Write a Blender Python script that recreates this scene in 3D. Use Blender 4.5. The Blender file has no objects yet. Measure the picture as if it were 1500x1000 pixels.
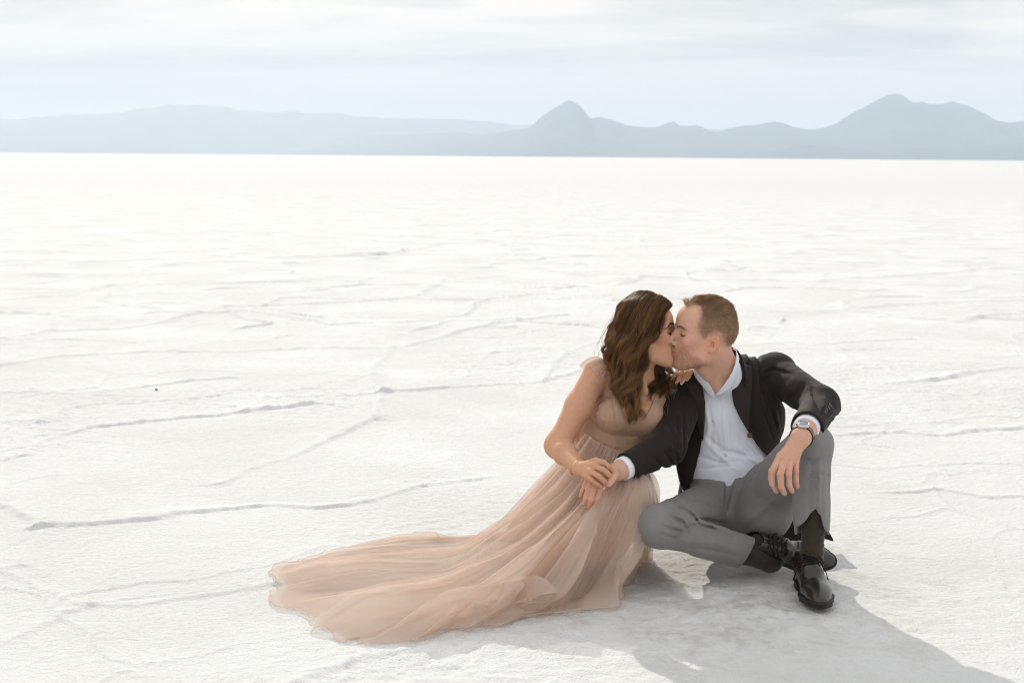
import bpy, math, random, time
import numpy as np
from mathutils import Vector, Matrix

T0 = time.time()
random.seed(7)
RNG = np.random.default_rng(11)
R = math.radians
SC = bpy.context.scene
COL = SC.collection

# ------------------------------------------------------------------ camera
FPX = 2083.0                      # focal length in pixels of the 1500 px wide frame (50 mm on 36 mm)
CAM_H = 1.30
PITCH = R(7.41)
ROLL = R(0.458)
cam_d = bpy.data.cameras.new('camera')
cam_d.lens = 50.0
cam_d.sensor_width = 36.0
cam_d.clip_start = 0.05
cam_d.clip_end = 120000.0
cam = bpy.data.objects.new('camera', cam_d)
COL.objects.link(cam)
CM = Matrix.Rotation(R(90) - PITCH, 4, 'X') @ Matrix.Rotation(ROLL, 4, 'Z')
cam.matrix_world = Matrix.Translation((0, 0, CAM_H)) @ CM
SC.camera = cam
cam_d.dof.use_dof = True
cam_d.dof.focus_distance = 4.45
cam_d.dof.aperture_fstop = 7.1
CR = np.array(CM.to_3x3())


def ray(px, py):
    d = np.array([(px - 750.0) / FPX, -(py - 500.0) / FPX, -1.0])
    return CR @ d


def W(px, py, Y):                 # point seen at a photo pixel, at distance Y in front of the camera
    d = ray(px, py)
    return np.array([0, 0, CAM_H]) + d * (Y / d[1])


def G(px, py, z=0.0):             # point of the ground (height z) seen at a photo pixel
    d = ray(px, py)
    return np.array([0, 0, CAM_H]) + d * ((z - CAM_H) / d[2])


# ------------------------------------------------------------------ numpy noise
def _h(i):
    i = i.astype(np.uint32)
    i ^= i >> np.uint32(16)
    i *= np.uint32(0x7feb352d)
    i ^= i >> np.uint32(15)
    i *= np.uint32(0x846ca68b)
    i ^= i >> np.uint32(16)
    return i


def _hash(ix, iy, iz, seed):
    a = ix.astype(np.int64).astype(np.uint32) * np.uint32(73856093)
    b = iy.astype(np.int64).astype(np.uint32) * np.uint32(19349663)
    c = iz.astype(np.int64).astype(np.uint32) * np.uint32(83492791)
    return _h(a ^ b ^ c ^ np.uint32(seed * 2654435 & 0xffffffff)).astype(np.float32) / np.float32(4294967295.0)


def vnoise(P, seed=0):            # smooth value noise, -1..1, P (N,3) or (N,2)
    P = np.asarray(P, dtype=np.float32)
    x, y = P[:, 0], P[:, 1]
    z = P[:, 2] if P.shape[1] > 2 else np.zeros_like(x)
    fx, fy, fz = np.floor(x), np.floor(y), np.floor(z)
    u, v, w = x - fx, y - fy, z - fz
    u = u * u * u * (u * (u * 6 - 15) + 10)
    v = v * v * v * (v * (v * 6 - 15) + 10)
    w = w * w * w * (w * (w * 6 - 15) + 10)
    if P.shape[1] > 2:
        r = 0
        for dz, wz in ((0, 1 - w), (1, w)):
            for dy, wy in ((0, 1 - v), (1, v)):
                r = r + wz * wy * ((1 - u) * _hash(fx, fy + dy, fz + dz, seed) + u * _hash(fx + 1, fy + dy, fz + dz, seed))
        return r * 2 - 1
    r = 0
    for dy, wy in ((0, 1 - v), (1, v)):
        r = r + wy * ((1 - u) * _hash(fx, fy + dy, fz, seed) + u * _hash(fx + 1, fy + dy, fz, seed))
    return r * 2 - 1


def fbm(P, octv=4, seed=0, lac=2.03, gain=0.5):
    P = np.asarray(P, dtype=np.float32)
    s, a = 0.0, 1.0
    for o in range(octv):
        s = s + a * vnoise(P, seed + o * 17)
        P = P * lac + 3.7
        a *= gain
    return s


# ------------------------------------------------------------------ object helpers
def mesh_obj(name, verts, faces, mat=None, parent=None, smooth=True, kind=None, col=None):
    me = bpy.data.meshes.new(name)
    verts = np.asarray(verts, dtype=np.float32)
    if isinstance(faces, np.ndarray):
        nf, k = faces.shape
        me.vertices.add(len(verts))
        me.vertices.foreach_set('co', verts.ravel())
        me.loops.add(nf * k)
        me.loops.foreach_set('vertex_index', faces.astype(np.int32).ravel())
        me.polygons.add(nf)
        me.polygons.foreach_set('loop_start', np.arange(0, nf * k, k, dtype=np.int32))
        me.polygons.foreach_set('loop_total', np.full(nf, k, dtype=np.int32))
        me.update(calc_edges=True)
        me.validate()
    else:
        me.from_pydata([tuple(v) for v in verts], [], [tuple(f) for f in faces])
        me.update()
    if smooth:
        me.polygons.foreach_set('use_smooth', np.ones(len(me.polygons), dtype=bool))
    if col is not None:
        at = me.color_attributes.new('tint', 'FLOAT_COLOR', 'POINT')
        c4 = np.ones((len(verts), 4), dtype=np.float32)
        c4[:, :col.shape[1]] = col
        at.data.foreach_set('color', c4.ravel())
    o = bpy.data.objects.new(name, me)
    COL.objects.link(o)
    if mat:
        me.materials.append(mat)
    if parent:
        o.parent = parent
        bpy.context.view_layer.update()
        o.matrix_parent_inverse = parent.matrix_world.inverted()
    if kind:
        o['kind'] = kind
    return o


def thing(name, loc, label, cat, group=None):
    o = bpy.data.objects.new(name, None)
    o.empty_display_size = 0.1
    o.location = tuple(loc)
    COL.objects.link(o)
    o['label'] = label
    o['category'] = cat
    if group:
        o['group'] = group
    return o


def grid_faces(nu, nv, closed_u=False):   # vertex index = v*nu + u
    uu = np.arange(nu if closed_u else nu - 1)
    vv = np.arange(nv - 1)
    U, V = np.meshgrid(uu, vv)
    U, V = U.ravel(), V.ravel()
    U2 = (U + 1) % nu
    return np.stack([V * nu + U, V * nu + U2, (V + 1) * nu + U2, (V + 1) * nu + U], 1)


# ------------------------------------------------------------------ node helpers
class N:
    def __init__(self, name):
        self.m = bpy.data.materials.new(name)
        self.m.use_nodes = True
        self.t = self.m.node_tree
        self.t.nodes.clear()
        self.out = self.t.nodes.new('ShaderNodeOutputMaterial')

    def n(self, typ, ins=None, **kw):
        nd = self.t.nodes.new(typ)
        for k, v in kw.items():
            setattr(nd, k, v)
        for k, v in (ins or {}).items():
            self.set(nd.inputs[k], v)
        return nd

    def set(self, sock, v):
        if isinstance(v, bpy.types.NodeSocket):
            self.t.links.new(v, sock)
        elif isinstance(v, bpy.types.Node):
            self.t.links.new(v.outputs[0], sock)
        elif isinstance(v, (tuple, list)) and len(v) == 3 and sock.type == 'RGBA':
            sock.default_value = (*v, 1)
        else:
            sock.default_value = v

    def math(self, op, a, b=None, c=None, clamp=False):
        nd = self.n('ShaderNodeMath', operation=op, use_clamp=clamp)
        self.set(nd.inputs[0], a)
        if b is not None:
            self.set(nd.inputs[1], b)
        if c is not None:
            self.set(nd.inputs[2], c)
        return nd.outputs[0]

    def mix(self, f, a, b, blend='MIX'):
        nd = self.n('ShaderNodeMix', data_type='RGBA', blend_type=blend)
        self.set(nd.inputs[0], f)
        self.set(nd.inputs[6], a)
        self.set(nd.inputs[7], b)
        return nd.outputs[2]

    def ramp(self, f, stops):
        nd = self.n('ShaderNodeValToRGB')
        el = nd.color_ramp.elements
        while len(el) < len(stops):
            el.new(0.5)
        for e, (p, c) in zip(el, stops):
            e.position = p
            e.color = (*c, 1) if len(c) == 3 else c
        self.set(nd.inputs[0], f)
        return nd.outputs[0]

    def coord(self, scale=(1, 1, 1), which='Object', rot=(0, 0, 0)):
        tc = self.n('ShaderNodeTexCoord')
        mp = self.n('ShaderNodeMapping')
        mp.inputs['Scale'].default_value = scale
        mp.inputs['Rotation'].default_value = rot
        self.t.links.new(tc.outputs[which], mp.inputs['Vector'])
        return mp.outputs[0]

    def noise(self, vec, scale, detail=3, rough=0.5, dist=0.0):
        nd = self.n('ShaderNodeTexNoise')
        self.set(nd.inputs['Vector'], vec)
        nd.inputs['Scale'].default_value = scale
        nd.inputs['Detail'].default_value = detail
        nd.inputs['Roughness'].default_value = rough
        nd.inputs['Distortion'].default_value = dist
        return nd.outputs[0]

    def bump(self, h, strength=0.3, dist=0.01, normal=None):
        nd = self.n('ShaderNodeBump')
        nd.inputs['Strength'].default_value = strength
        nd.inputs['Distance'].default_value = dist
        self.set(nd.inputs['Height'], h)
        if normal is not None:
            self.set(nd.inputs['Normal'], normal)
        return nd.outputs[0]

    def pbsdf(self, color, rough=0.6, spec=0.4, normal=None, **kw):
        nd = self.n('ShaderNodeBsdfPrincipled')
        self.set(nd.inputs['Base Color'], color)
        self.set(nd.inputs['Roughness'], rough)
        self.set(nd.inputs['Specular IOR Level'], spec)
        if normal is not None:
            self.set(nd.inputs['Normal'], normal)
        for k, v in kw.items():
            self.set(nd.inputs[k.replace('_', ' ')], v)
        return nd.outputs[0]

    def done(self, surf=None, vol=None):
        if surf is not None:
            self.t.links.new(surf, self.out.inputs['Surface'])
        if vol is not None:
            self.t.links.new(vol, self.out.inputs['Volume'])
        return self.m


def simple(name, color, rough=0.5, spec=0.5, metal=0.0):
    m = N(name)
    c = m.noise(m.coord(), 90, 2)
    colr = m.mix(c, tuple(x * 0.8 for x in color), tuple(min(1, x * 1.2) for x in color))
    return m.done(m.pbsdf(colr, rough, spec, Metallic=metal))


# ------------------------------------------------------------------ light and sky
SUN_EL, SUN_AZ = R(25.5), R(-16)      # azimuth from +Y towards +X; behind the couple, a little to the left
sd = np.array([math.sin(SUN_AZ) * math.cos(SUN_EL), math.cos(SUN_AZ) * math.cos(SUN_EL), math.sin(SUN_EL)])
sun_d = bpy.data.lights.new('sun', 'SUN')
sun_d.energy = 4.0
sun_d.angle = R(0.6)
sun_d.color = (1.0, 0.93, 0.825)
sun = bpy.data.objects.new('sun', sun_d)
sun.rotation_euler = Vector(tuple(-sd)).to_track_quat('-Z', 'Y').to_euler()
sun.location = (-3, 9, 6)
COL.objects.link(sun)

wd = bpy.data.worlds.new('World')
SC.world = wd
wd.use_nodes = True
wt = wd.node_tree
wt.nodes.clear()


class WN(N):
    def __init__(self):
        self.t = wt


w = WN()
wo = w.n('ShaderNodeOutputWorld')
bg = w.n('ShaderNodeBackground')
sky = w.n('ShaderNodeTexSky', sky_type='NISHITA', sun_disc=False, sun_elevation=SUN_EL, sun_rotation=SUN_AZ)
sky.air_density = 1.0
sky.dust_density = 2.0
sky.altitude = 1280
tc = w.n('ShaderNodeTexCoord')
sx = w.n('ShaderNodeSeparateXYZ', {0: tc.outputs['Generated']})
# a high sheet of cloud: directions are projected on a plane overhead so that the bands flatten towards the horizon
zz = w.math('ADD', w.math('MAXIMUM', sx.outputs[2], 0.0), 0.10)
cx = w.math('DIVIDE', sx.outputs[0], zz)
cy = w.math('DIVIDE', sx.outputs[1], zz)
cv = w.n('ShaderNodeCombineXYZ', {0: w.math('MULTIPLY', cx, 0.62), 1: cy, 2: 3.3})
cl = w.noise(cv.outputs[0], 0.62, 6, 0.5, 0.55)
cl2 = w.noise(cv.outputs[0], 2.3, 5, 0.5, 0.4)
clm = w.math('ADD', w.math('MULTIPLY', cl, 0.72), w.math('MULTIPLY', cl2, 0.28))
elv = w.n('ShaderNodeMapRange', {0: sx.outputs[2], 1: 0.015, 2: 0.13, 3: 0.0, 4: 1.0}, interpolation_type='SMOOTHSTEP').outputs[0]
cloudf = w.ramp(clm, [(0.38, (0.0, 0.0, 0.0)), (0.55, (1, 1, 1))])
CLOUD_HI = (9.3, 8.25, 7.35)
CLOUD_LO = (3.5, 3.65, 3.75)
cloudc = w.mix(cloudf, CLOUD_LO, CLOUD_HI)
lowc = w.mix(w.math('MULTIPLY', cloudf, 0.35), (4.7, 5.0, 5.3), (7.8, 7.4, 7.0))
cloudc = w.mix(elv, lowc, cloudc)
ovh = w.n('ShaderNodeMapRange', {0: sx.outputs[2], 1: 0.15, 2: 0.6, 3: 0.0, 4: 0.75}, interpolation_type='SMOOTHSTEP').outputs[0]
cloudc = w.mix(ovh, cloudc, (8.5, 8.8, 9.0))
skyc = w.mix(0.96, sky.outputs[0], cloudc)
w.t.links.new(skyc, bg.inputs[0])
bg.inputs[1].default_value = 0.118
w.t.links.new(bg.outputs[0], wo.inputs[0])

SC.view_settings.view_transform = 'Standard'
SC.view_settings.look = 'None'
SC.view_settings.exposure = 0.035
SC.view_settings.gamma = 1.0
SC.cycles.filter_width = 1.1
SC.cycles.use_denoising = True
SC.cycles.denoising_input_passes = 'RGB_ALBEDO_NORMAL'
SC.cycles.denoising_prefilter = 'ACCURATE'
SC.cycles.max_bounces = 10
SC.cycles.transparent_max_bounces = 24
SC.cycles.diffuse_bounces = 4
SC.cycles.volume_bounces = 2
SC.cycles.sample_clamp_indirect = 8.0
SC.cycles.use_adaptive_sampling = False

# ------------------------------------------------------------------ salt flat
CRACKS = [
    [(-60, 548), (0, 536), (80, 522), (225, 515), (350, 515), (450, 510), (575, 510)],
    [(575, 510), (605, 505), (665, 489), (712, 477), (760, 470), (820, 463)],
    [(575, 510), (565, 520), (540, 544), (545, 560), (558, 576)],
    [(410, 582), (480, 579), (558, 576), (600, 572), (680, 567), (750, 562), (795, 560), (830, 550), (858, 541)],
    [(795, 560), (800, 552), (812, 532), (835, 515), (875, 500), (960, 495)],
    [(558, 576), (555, 592), (544, 614), (520, 626), (470, 651), (420, 674), (364, 686), (330, 710)],
    [(-60, 684), (0, 675), (30, 667), (55, 650), (90, 637), (140, 625), (210, 617), (350, 605), (450, 592)],
    [(-40, 718), (0, 738), (28, 752), (52, 764), (60, 776)],
    [(60, 776), (80, 773), (172, 764), (256, 755), (320, 748), (368, 742), (400, 740), (460, 744), (520, 738), (560, 728), (600, 716), (660, 708), (720, 700)],
    [(60, 778), (40, 808), (24, 828), (0, 836), (-40, 845)],
    [(0, 838), (40, 856), (80, 872), (108, 885)],
    [(-50, 966), (0, 944), (40, 924), (92, 900), (108, 886), (168, 882), (240, 878), (308, 870), (360, 860), (400, 856)],
    [(400, 1015), (440, 1000), (500, 980), (536, 964), (580, 955)],
    [(0, 497), (65, 486), (175, 481), (240, 472), (300, 456), (330, 450), (400, 461), (450, 470), (480, 475), (640, 470)],
    [(0, 472), (115, 452), (215, 445), (280, 443), (310, 449)],
    [(-60, 445), (0, 439), (105, 432), (145, 420), (200, 417), (350, 415), (450, 412)],
    [(320, 450), (450, 446), (540, 442), (605, 436), (625, 425), (650, 412), (740, 403)],
    [(0, 390), (80, 386), (200, 381), (330, 378), (480, 377), (560, 374), (640, 360)],
    [(640, 412), (720, 414), (760, 422), (860, 420)],
    [(820, 438), (850, 433), (900, 440)],
    [(1090, 455), (1160, 458), (1230, 455), (1300, 448), (1390, 444), (1500, 440)],
    [(1200, 412), (1260, 406), (1340, 404), (1420, 396), (1500, 392)],
    [(1310, 562), (1370, 556), (1440, 544), (1475, 538), (1540, 534)],
    [(1400, 472), (1440, 464), (1500, 458)],
    [(1100, 505), (1160, 500), (1190, 505), (1260, 500), (1330, 497)],
    [(1230, 640), (1300, 634), (1380, 640), (1460, 628), (1540, 622)],
    [(1290, 720), (1380, 716), (1450, 730), (1540, 726)],
    [(900, 845), (960, 850), (1010, 862), (1060, 880), (1100, 892), (1150, 903)],
    [(-60, 575), (20, 575), (75, 575), (110, 576), (160, 572), (260, 560), (330, 555)],
    [(110, 588), (80, 605), (60, 618)],
]


def seg_dist(P, poly):
    best = np.full(len(P), 1e9, dtype=np.float32)
    side = np.zeros(len(P), dtype=np.float32)
    for a, b in zip(poly[:-1], poly[1:]):
        a, b = np.asarray(a[:2], np.float32), np.asarray(b[:2], np.float32)
        ab = b - a
        L2 = float(ab @ ab) + 1e-9
        t = np.clip(((P - a) @ ab) / L2, 0, 1)
        d = P - (a + t[:, None] * ab)
        dd = np.sqrt((d ** 2).sum(1))
        m = dd < best
        best = np.where(m, dd, best)
        side = np.where(m, d[:, 1], side)
    return best, side


def catmull(pts, n):
    pts = np.asarray(pts, dtype=np.float64)
    if len(pts) == 2:
        t = np.linspace(0, 1, n)[:, None]
        return pts[0] * (1 - t) + pts[1] * t
    p = np.vstack([2 * pts[0] - pts[1], pts, 2 * pts[-1] - pts[-2]])
    L = np.concatenate([[0], np.cumsum(np.linalg.norm(np.diff(pts, axis=0), axis=1) ** 0.5 + 1e-9)])
    s = np.linspace(0, L[-1], n)
    i = np.clip(np.searchsorted(L, s, side='right') - 1, 0, len(pts) - 2)
    t = ((s - L[i]) / (L[i + 1] - L[i]))[:, None]
    p0, p1, p2, p3 = p[i], p[i + 1], p[i + 2], p[i + 3]
    return 0.5 * ((2 * p1) + (-p0 + p2) * t + (2 * p0 - 5 * p1 + 4 * p2 - p3) * t ** 2 + (-p0 + 3 * p1 - 3 * p2 + p3) * t ** 3)


def resample(pts, n):             # uniform arc length resampling of a Catmull-Rom curve
    c = catmull(pts, 160)
    L = np.concatenate([[0], np.cumsum(np.linalg.norm(np.diff(c, axis=0), axis=1))])
    s = np.linspace(0, L[-1], n)
    return np.stack([np.interp(s, L, c[:, k]) for k in range(c.shape[1])], 1)


def voro_edge(P, cell, seed):     # distance to the border of random cells, in units of the cell
    Q = P / cell
    Q = Q + 0.28 * np.stack([fbm(Q * 1.3, 3, seed + 1), fbm(Q * 1.3, 3, seed + 2)], 1)
    ip = np.floor(Q)
    d1 = np.full(len(Q), 9.0, np.float32)
    d2 = d1.copy()
    zz = np.zeros(len(Q))
    for dx in (-1, 0, 1):
        for dy in (-1, 0, 1):
            cx, cy = ip[:, 0] + dx, ip[:, 1] + dy
            jx, jy = _hash(cx, cy, zz, seed), _hash(cx, cy, zz + 5, seed)
            d = np.hypot(cx + 0.1 + 0.8 * jx - Q[:, 0], cy + 0.1 + 0.8 * jy - Q[:, 1])
            n1 = np.minimum(d1, d)
            d2 = np.minimum(d2, np.maximum(d1, d))
            d1 = n1
    return (d2 - d1) * cell


def ground_height(P):
    P = np.asarray(P, np.float32)
    far = np.clip((np.abs(P[:, 1]) - 60) / 200, 0, 1)
    rg_ = np.clip(0.5 + 0.9 * fbm(P * 0.8, 2, 18), 0.15, 1.2)
    h = 0.0028 * fbm(P * 2.3, 3, 3) + 0.0024 * rg_ * np.abs(fbm(P * np.array([8.0, 13.0]), 4, 5)) + 0.0026 * rg_ * fbm(P * 36.0, 2, 9)
    h = h - 0.011 * rg_ * np.clip(fbm(P * 15.0, 3, 14) - 0.62, 0, 0.4)
    m = fbm(P * 2.2, 3, 21)
    jit = 0.030 * fbm(P * 4.5, 3, 33) + 0.006 * fbm(P * 20.0, 2, 35)
    wmin = 1.05 * (0.010 + 0.0045 * np.clip(P[:, 1] - 6.2, 0, 40) + 0.010 * np.clip(np.abs(P[:, 0]) - 2.3, 0, 30))
    for i, poly in enumerate(CRACKS_W):
        lo, hi = poly.min(0) - 0.4, poly.max(0) + 0.4
        s = np.nonzero((P[:, 0] > lo[0]) & (P[:, 0] < hi[0]) & (P[:, 1] > lo[1]) & (P[:, 1] < hi[1]))[0]
        if not len(s):
            continue
        Q = P[s].copy()
        Q[:, 1] += jit[s]
        d, side = seg_dist(Q, poly)
        amp = np.clip(0.0080 + 0.0012 * (P[s, 1] - 4), 0.007, 0.024) * np.clip(0.80 + 0.45 * m[s], 0.40, 1.25)
        wid = (0.0165 + 0.009 * np.clip(m[s], -0.5, 1)) * np.clip(0.75 + 0.06 * P[s, 1], 1, 2.0)
        # a thrust-up lip: steep towards the camera, long behind
        wd_ = np.maximum(np.where(side < 0, wid * 0.60, wid * 2.6), wmin[s])
        h[s] += amp * np.exp(-(d / wd_) ** 2) * (1 + 0.22 * fbm(P[s] * 26, 2, 8))
    e3_ = voro_edge(P, 0.85, 47)
    h = h + (1 - far) * 0.0060 * np.clip(0.35 + 1.2 * fbm(P * 0.9, 2, 49), 0, 1) * np.exp(-(e3_ / np.maximum(0.015, 1.3 * wmin)) ** 2)
    e = voro_edge(P, 1.9, 41)
    keep = np.clip((P[:, 1] - 8.5) / 3, 0, 1) + np.clip((-P[:, 0] - 3.5) / 2, 0, 1) + np.clip((P[:, 0] - 3.5) / 2, 0, 1) + np.clip((2.5 - P[:, 1]) / 1, 0, 1)
    keep = np.clip(keep, 0, 1)
    sc = 1 + np.clip(P[:, 1] - 10, 0, 60) * 0.05
    h = h + keep * (1 - far) * 0.023 * np.clip(0.7 + 0.6 * m, 0.25, 1.2) * np.exp(-(e / np.maximum(0.024 * sc, 1.5 * wmin)) ** 2)
    return h * (1 - far)


def axis(dense_lo, dense_hi, step, lo, hi, mid, g1, g2):
    """even steps over the stretch near the couple, growing ones out to the horizon"""
    def grow(x, end, sg):
        s, out = step, []
        while abs(x) < abs(end) or (x - end) * sg < 0:
            s *= g1 if abs(x) < mid else g2
            x += s * sg
            out.append(x)
        return out
    a = list(np.arange(dense_lo, dense_hi + step * 0.5, step))
    return np.array(grow(a[0], lo, -1)[::-1] + a + grow(a[-1], hi, 1))


CRACKS_W = [np.array([G(*p)[:2] for p in c]) for c in CRACKS]
xs = axis(-2.3, 2.3, 0.011, -45000, 45000, 30, 1.010, 1.09)
ys = axis(3.25, 6.2, 0.010, -3000, 60000, 45, 1.0045, 1.06)
XX, YY = np.meshgrid(xs, ys)
P2 = np.stack([XX.ravel(), YY.ravel()], 1)
HH = np.zeros(len(P2), np.float32)
nearm = (np.abs(P2[:, 0]) < 300) & (np.abs(P2[:, 1]) < 300)
idx = np.nonzero(nearm)[0]
for c0 in range(0, len(idx), 200000):
    ii = idx[c0:c0 + 200000]
    HH[ii] = ground_height(P2[ii])

m = N('salt')
co = m.coord()
n1 = m.noise(co, 1.1, 5, 0.55)
n2 = m.noise(co, 6.0, 5, 0.6)
n3 = m.noise(co, 38.0, 5, 0.62)
n4 = m.noise(co, 190.0, 3, 0.6)
base = m.mix(m.ramp(n1, [(0.35, (0, 0, 0)), (0.65, (1, 1, 1))]), (0.705, 0.705, 0.695), (0.775, 0.78, 0.775))
sep0 = m.n('ShaderNodeSeparateXYZ', {0: co})
fary = m.n('ShaderNodeMapRange', {0: sep0.outputs[1], 1: 7.0, 2: 70.0, 3: 0.0, 4: 1.0}, interpolation_type='SMOOTHSTEP').outputs[0]
base = m.mix(fary, base, m.mix(n1, (0.635, 0.638, 0.635), (0.685, 0.69, 0.688)))   # shade mixed into the colour far out, in place of the near crust's self-shading
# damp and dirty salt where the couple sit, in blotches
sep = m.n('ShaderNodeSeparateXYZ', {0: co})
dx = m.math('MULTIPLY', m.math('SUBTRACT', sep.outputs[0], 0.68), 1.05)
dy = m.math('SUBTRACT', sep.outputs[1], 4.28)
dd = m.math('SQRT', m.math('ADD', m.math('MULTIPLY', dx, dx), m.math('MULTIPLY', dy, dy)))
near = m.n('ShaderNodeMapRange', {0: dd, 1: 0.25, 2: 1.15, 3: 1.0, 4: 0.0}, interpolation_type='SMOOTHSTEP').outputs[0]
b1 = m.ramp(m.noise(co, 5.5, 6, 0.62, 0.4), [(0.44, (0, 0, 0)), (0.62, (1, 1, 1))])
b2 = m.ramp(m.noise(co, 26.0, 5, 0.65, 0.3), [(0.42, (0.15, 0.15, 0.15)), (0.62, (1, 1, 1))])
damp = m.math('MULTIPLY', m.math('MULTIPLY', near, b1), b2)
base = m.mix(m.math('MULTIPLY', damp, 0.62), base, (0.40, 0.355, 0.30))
pit = m.ramp(m.noise(co, 60.0, 4, 0.6), [(0.60, (0, 0, 0)), (0.74, (1, 1, 1))])
base = m.mix(m.math('MULTIPLY', pit, 0.12), base, (0.45, 0.44, 0.42))
nb = m.bump(n2, 0.28, 0.03)
nb = m.bump(n3, 0.75, 0.014, nb)
nb = m.bump(n4, 1.0, 0.005, nb)
rough = m.mix(damp, (0.95, 0.95, 0.95), (0.45, 0.45, 0.45))
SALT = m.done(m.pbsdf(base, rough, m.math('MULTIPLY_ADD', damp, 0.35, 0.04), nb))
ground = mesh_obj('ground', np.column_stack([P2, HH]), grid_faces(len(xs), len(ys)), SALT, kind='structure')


def hgt(x, y):
    return float(ground_height(np.array([[x, y]]))[0])


# ------------------------------------------------------------------ far ranges
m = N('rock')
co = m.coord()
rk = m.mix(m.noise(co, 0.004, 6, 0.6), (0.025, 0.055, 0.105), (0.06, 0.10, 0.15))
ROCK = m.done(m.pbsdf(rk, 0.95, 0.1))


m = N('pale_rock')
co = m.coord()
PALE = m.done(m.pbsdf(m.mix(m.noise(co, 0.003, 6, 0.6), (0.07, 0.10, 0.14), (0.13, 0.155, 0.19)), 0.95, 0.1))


def mountain_range(dist, prof, seed, depth, rough, mat=None):
    prof = np.array(prof, float)
    pxs = np.linspace(prof[0, 0], prof[-1, 0], 620)
    c = catmull(prof, 900)
    o = np.argsort(c[:, 0])
    pys = np.interp(pxs, c[o, 0], c[o, 1])
    dist = np.interp(pxs, [430, 780], dist) if isinstance(dist, tuple) else np.full(len(pxs), float(dist))
    top = np.array([W(a, b, c_) for a, b, c_ in zip(pxs, pys, dist)])
    xw, zt = top[:, 0], np.maximum(top[:, 2], 0)
    nd = 46
    t = np.linspace(-1, 1, nd)
    X = np.repeat(xw[None], nd, 0)
    Y = dist[None] + t[:, None] * depth + 0 * X
    fall = np.clip(1 - np.abs(t), 0, 1)[:, None] ** 0.9
    Q = np.stack([X.ravel(), Y.ravel()], 1)
    rid = (1 - np.abs(fbm(Q / (depth * 0.45), 5, seed))).reshape(X.shape)
    edge = (1 - fall)
    Z = zt[None] * fall * (1 - rough * edge * (1.3 - rid)) - 4
    Z = Z + zt[None] * 0.035 * (fbm(Q / (depth * 0.07), 4, seed + 9)).reshape(X.shape) * fall
    return mesh_obj('mountains', np.stack([X.ravel(), Y.ravel(), Z.ravel()], 1), grid_faces(len(xw), nd), mat or ROCK, kind='structure')


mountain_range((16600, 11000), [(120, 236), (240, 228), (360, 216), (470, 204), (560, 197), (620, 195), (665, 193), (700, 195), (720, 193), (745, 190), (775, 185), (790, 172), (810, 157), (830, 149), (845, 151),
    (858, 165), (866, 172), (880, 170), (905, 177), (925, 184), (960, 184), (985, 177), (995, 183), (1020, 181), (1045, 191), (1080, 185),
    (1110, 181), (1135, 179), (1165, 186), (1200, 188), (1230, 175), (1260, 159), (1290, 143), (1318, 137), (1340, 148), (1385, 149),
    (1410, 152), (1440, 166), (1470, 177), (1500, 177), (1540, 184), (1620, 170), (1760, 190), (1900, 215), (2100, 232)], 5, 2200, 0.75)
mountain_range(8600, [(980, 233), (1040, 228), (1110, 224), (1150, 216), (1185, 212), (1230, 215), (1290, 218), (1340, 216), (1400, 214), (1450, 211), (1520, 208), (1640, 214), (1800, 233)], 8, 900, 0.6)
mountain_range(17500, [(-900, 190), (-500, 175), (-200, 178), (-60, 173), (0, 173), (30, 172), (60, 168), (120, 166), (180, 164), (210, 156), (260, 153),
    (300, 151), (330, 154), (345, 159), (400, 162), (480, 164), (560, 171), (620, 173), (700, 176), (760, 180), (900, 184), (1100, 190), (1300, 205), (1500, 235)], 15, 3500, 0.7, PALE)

# the air between: one box of thin haze
hx0, hx1, hy0, hy1, hz0, hz1 = -46000, 46000, -3500, 61000, -6.0, 730.0
hv = [(x, y, z) for z in (hz0, hz1) for y in (hy0, hy1) for x in (hx0, hx1)]
hf = [(0, 2, 3, 1), (4, 5, 7, 6), (0, 1, 5, 4), (2, 6, 7, 3), (0, 4, 6, 2), (1, 3, 7, 5)]
m = N('air')
pv = m.n('ShaderNodeVolumePrincipled')
pv.inputs['Color'].default_value = (0.675, 0.77, 0.86, 1)
pv.inputs['Density'].default_value = 0.000102
pv.inputs['Anisotropy'].default_value = 0.1
haze = mesh_obj('haze', hv, hf, m.done(vol=pv.outputs[0]), smooth=False, kind='stuff')
print('setting', time.time() - T0)
# ------------------------------------------------------------------ signed distance sculpting
def A3(p):
    return np.asarray(p, dtype=np.float32)


def smin(a, b, k):
    h = np.clip(0.5 + 0.5 * (b - a) / k, 0, 1)
    return b + (a - b) * h - k * h * (1 - h)


def smax(a, b, k):
    return -smin(-a, -b, k)


def sph(P, c, r):
    return np.sqrt(((P - A3(c)) ** 2).sum(1)) - r


def ell(P, c, r, M=None):         # M: rows are the ellipsoid's own axes
    q = P - A3(c)
    if M is not None:
        q = q @ A3(M).T
    r = A3(r)
    k0 = np.sqrt(((q / r) ** 2).sum(1)) + 1e-9
    k1 = np.sqrt(((q / (r * r)) ** 2).sum(1)) + 1e-9
    return k0 * (k0 - 1) / k1


def rc(P, a, b, ra, rb):          # tapered limb
    a, b = A3(a), A3(b)
    ab = b - a
    t = np.clip(((P - a) @ ab) / (ab @ ab + 1e-12), 0, 1)
    return np.sqrt(((P - a - t[:, None] * ab) ** 2).sum(1)) - (ra + (rb - ra) * t)


def chain(P, pts, rad, k=0.004):
    d = None
    for i in range(len(pts) - 1):
        e = rc(P, pts[i], pts[i + 1], rad[i], rad[i + 1])
        d = e if d is None else smin(d, e, k)
    return d


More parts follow.
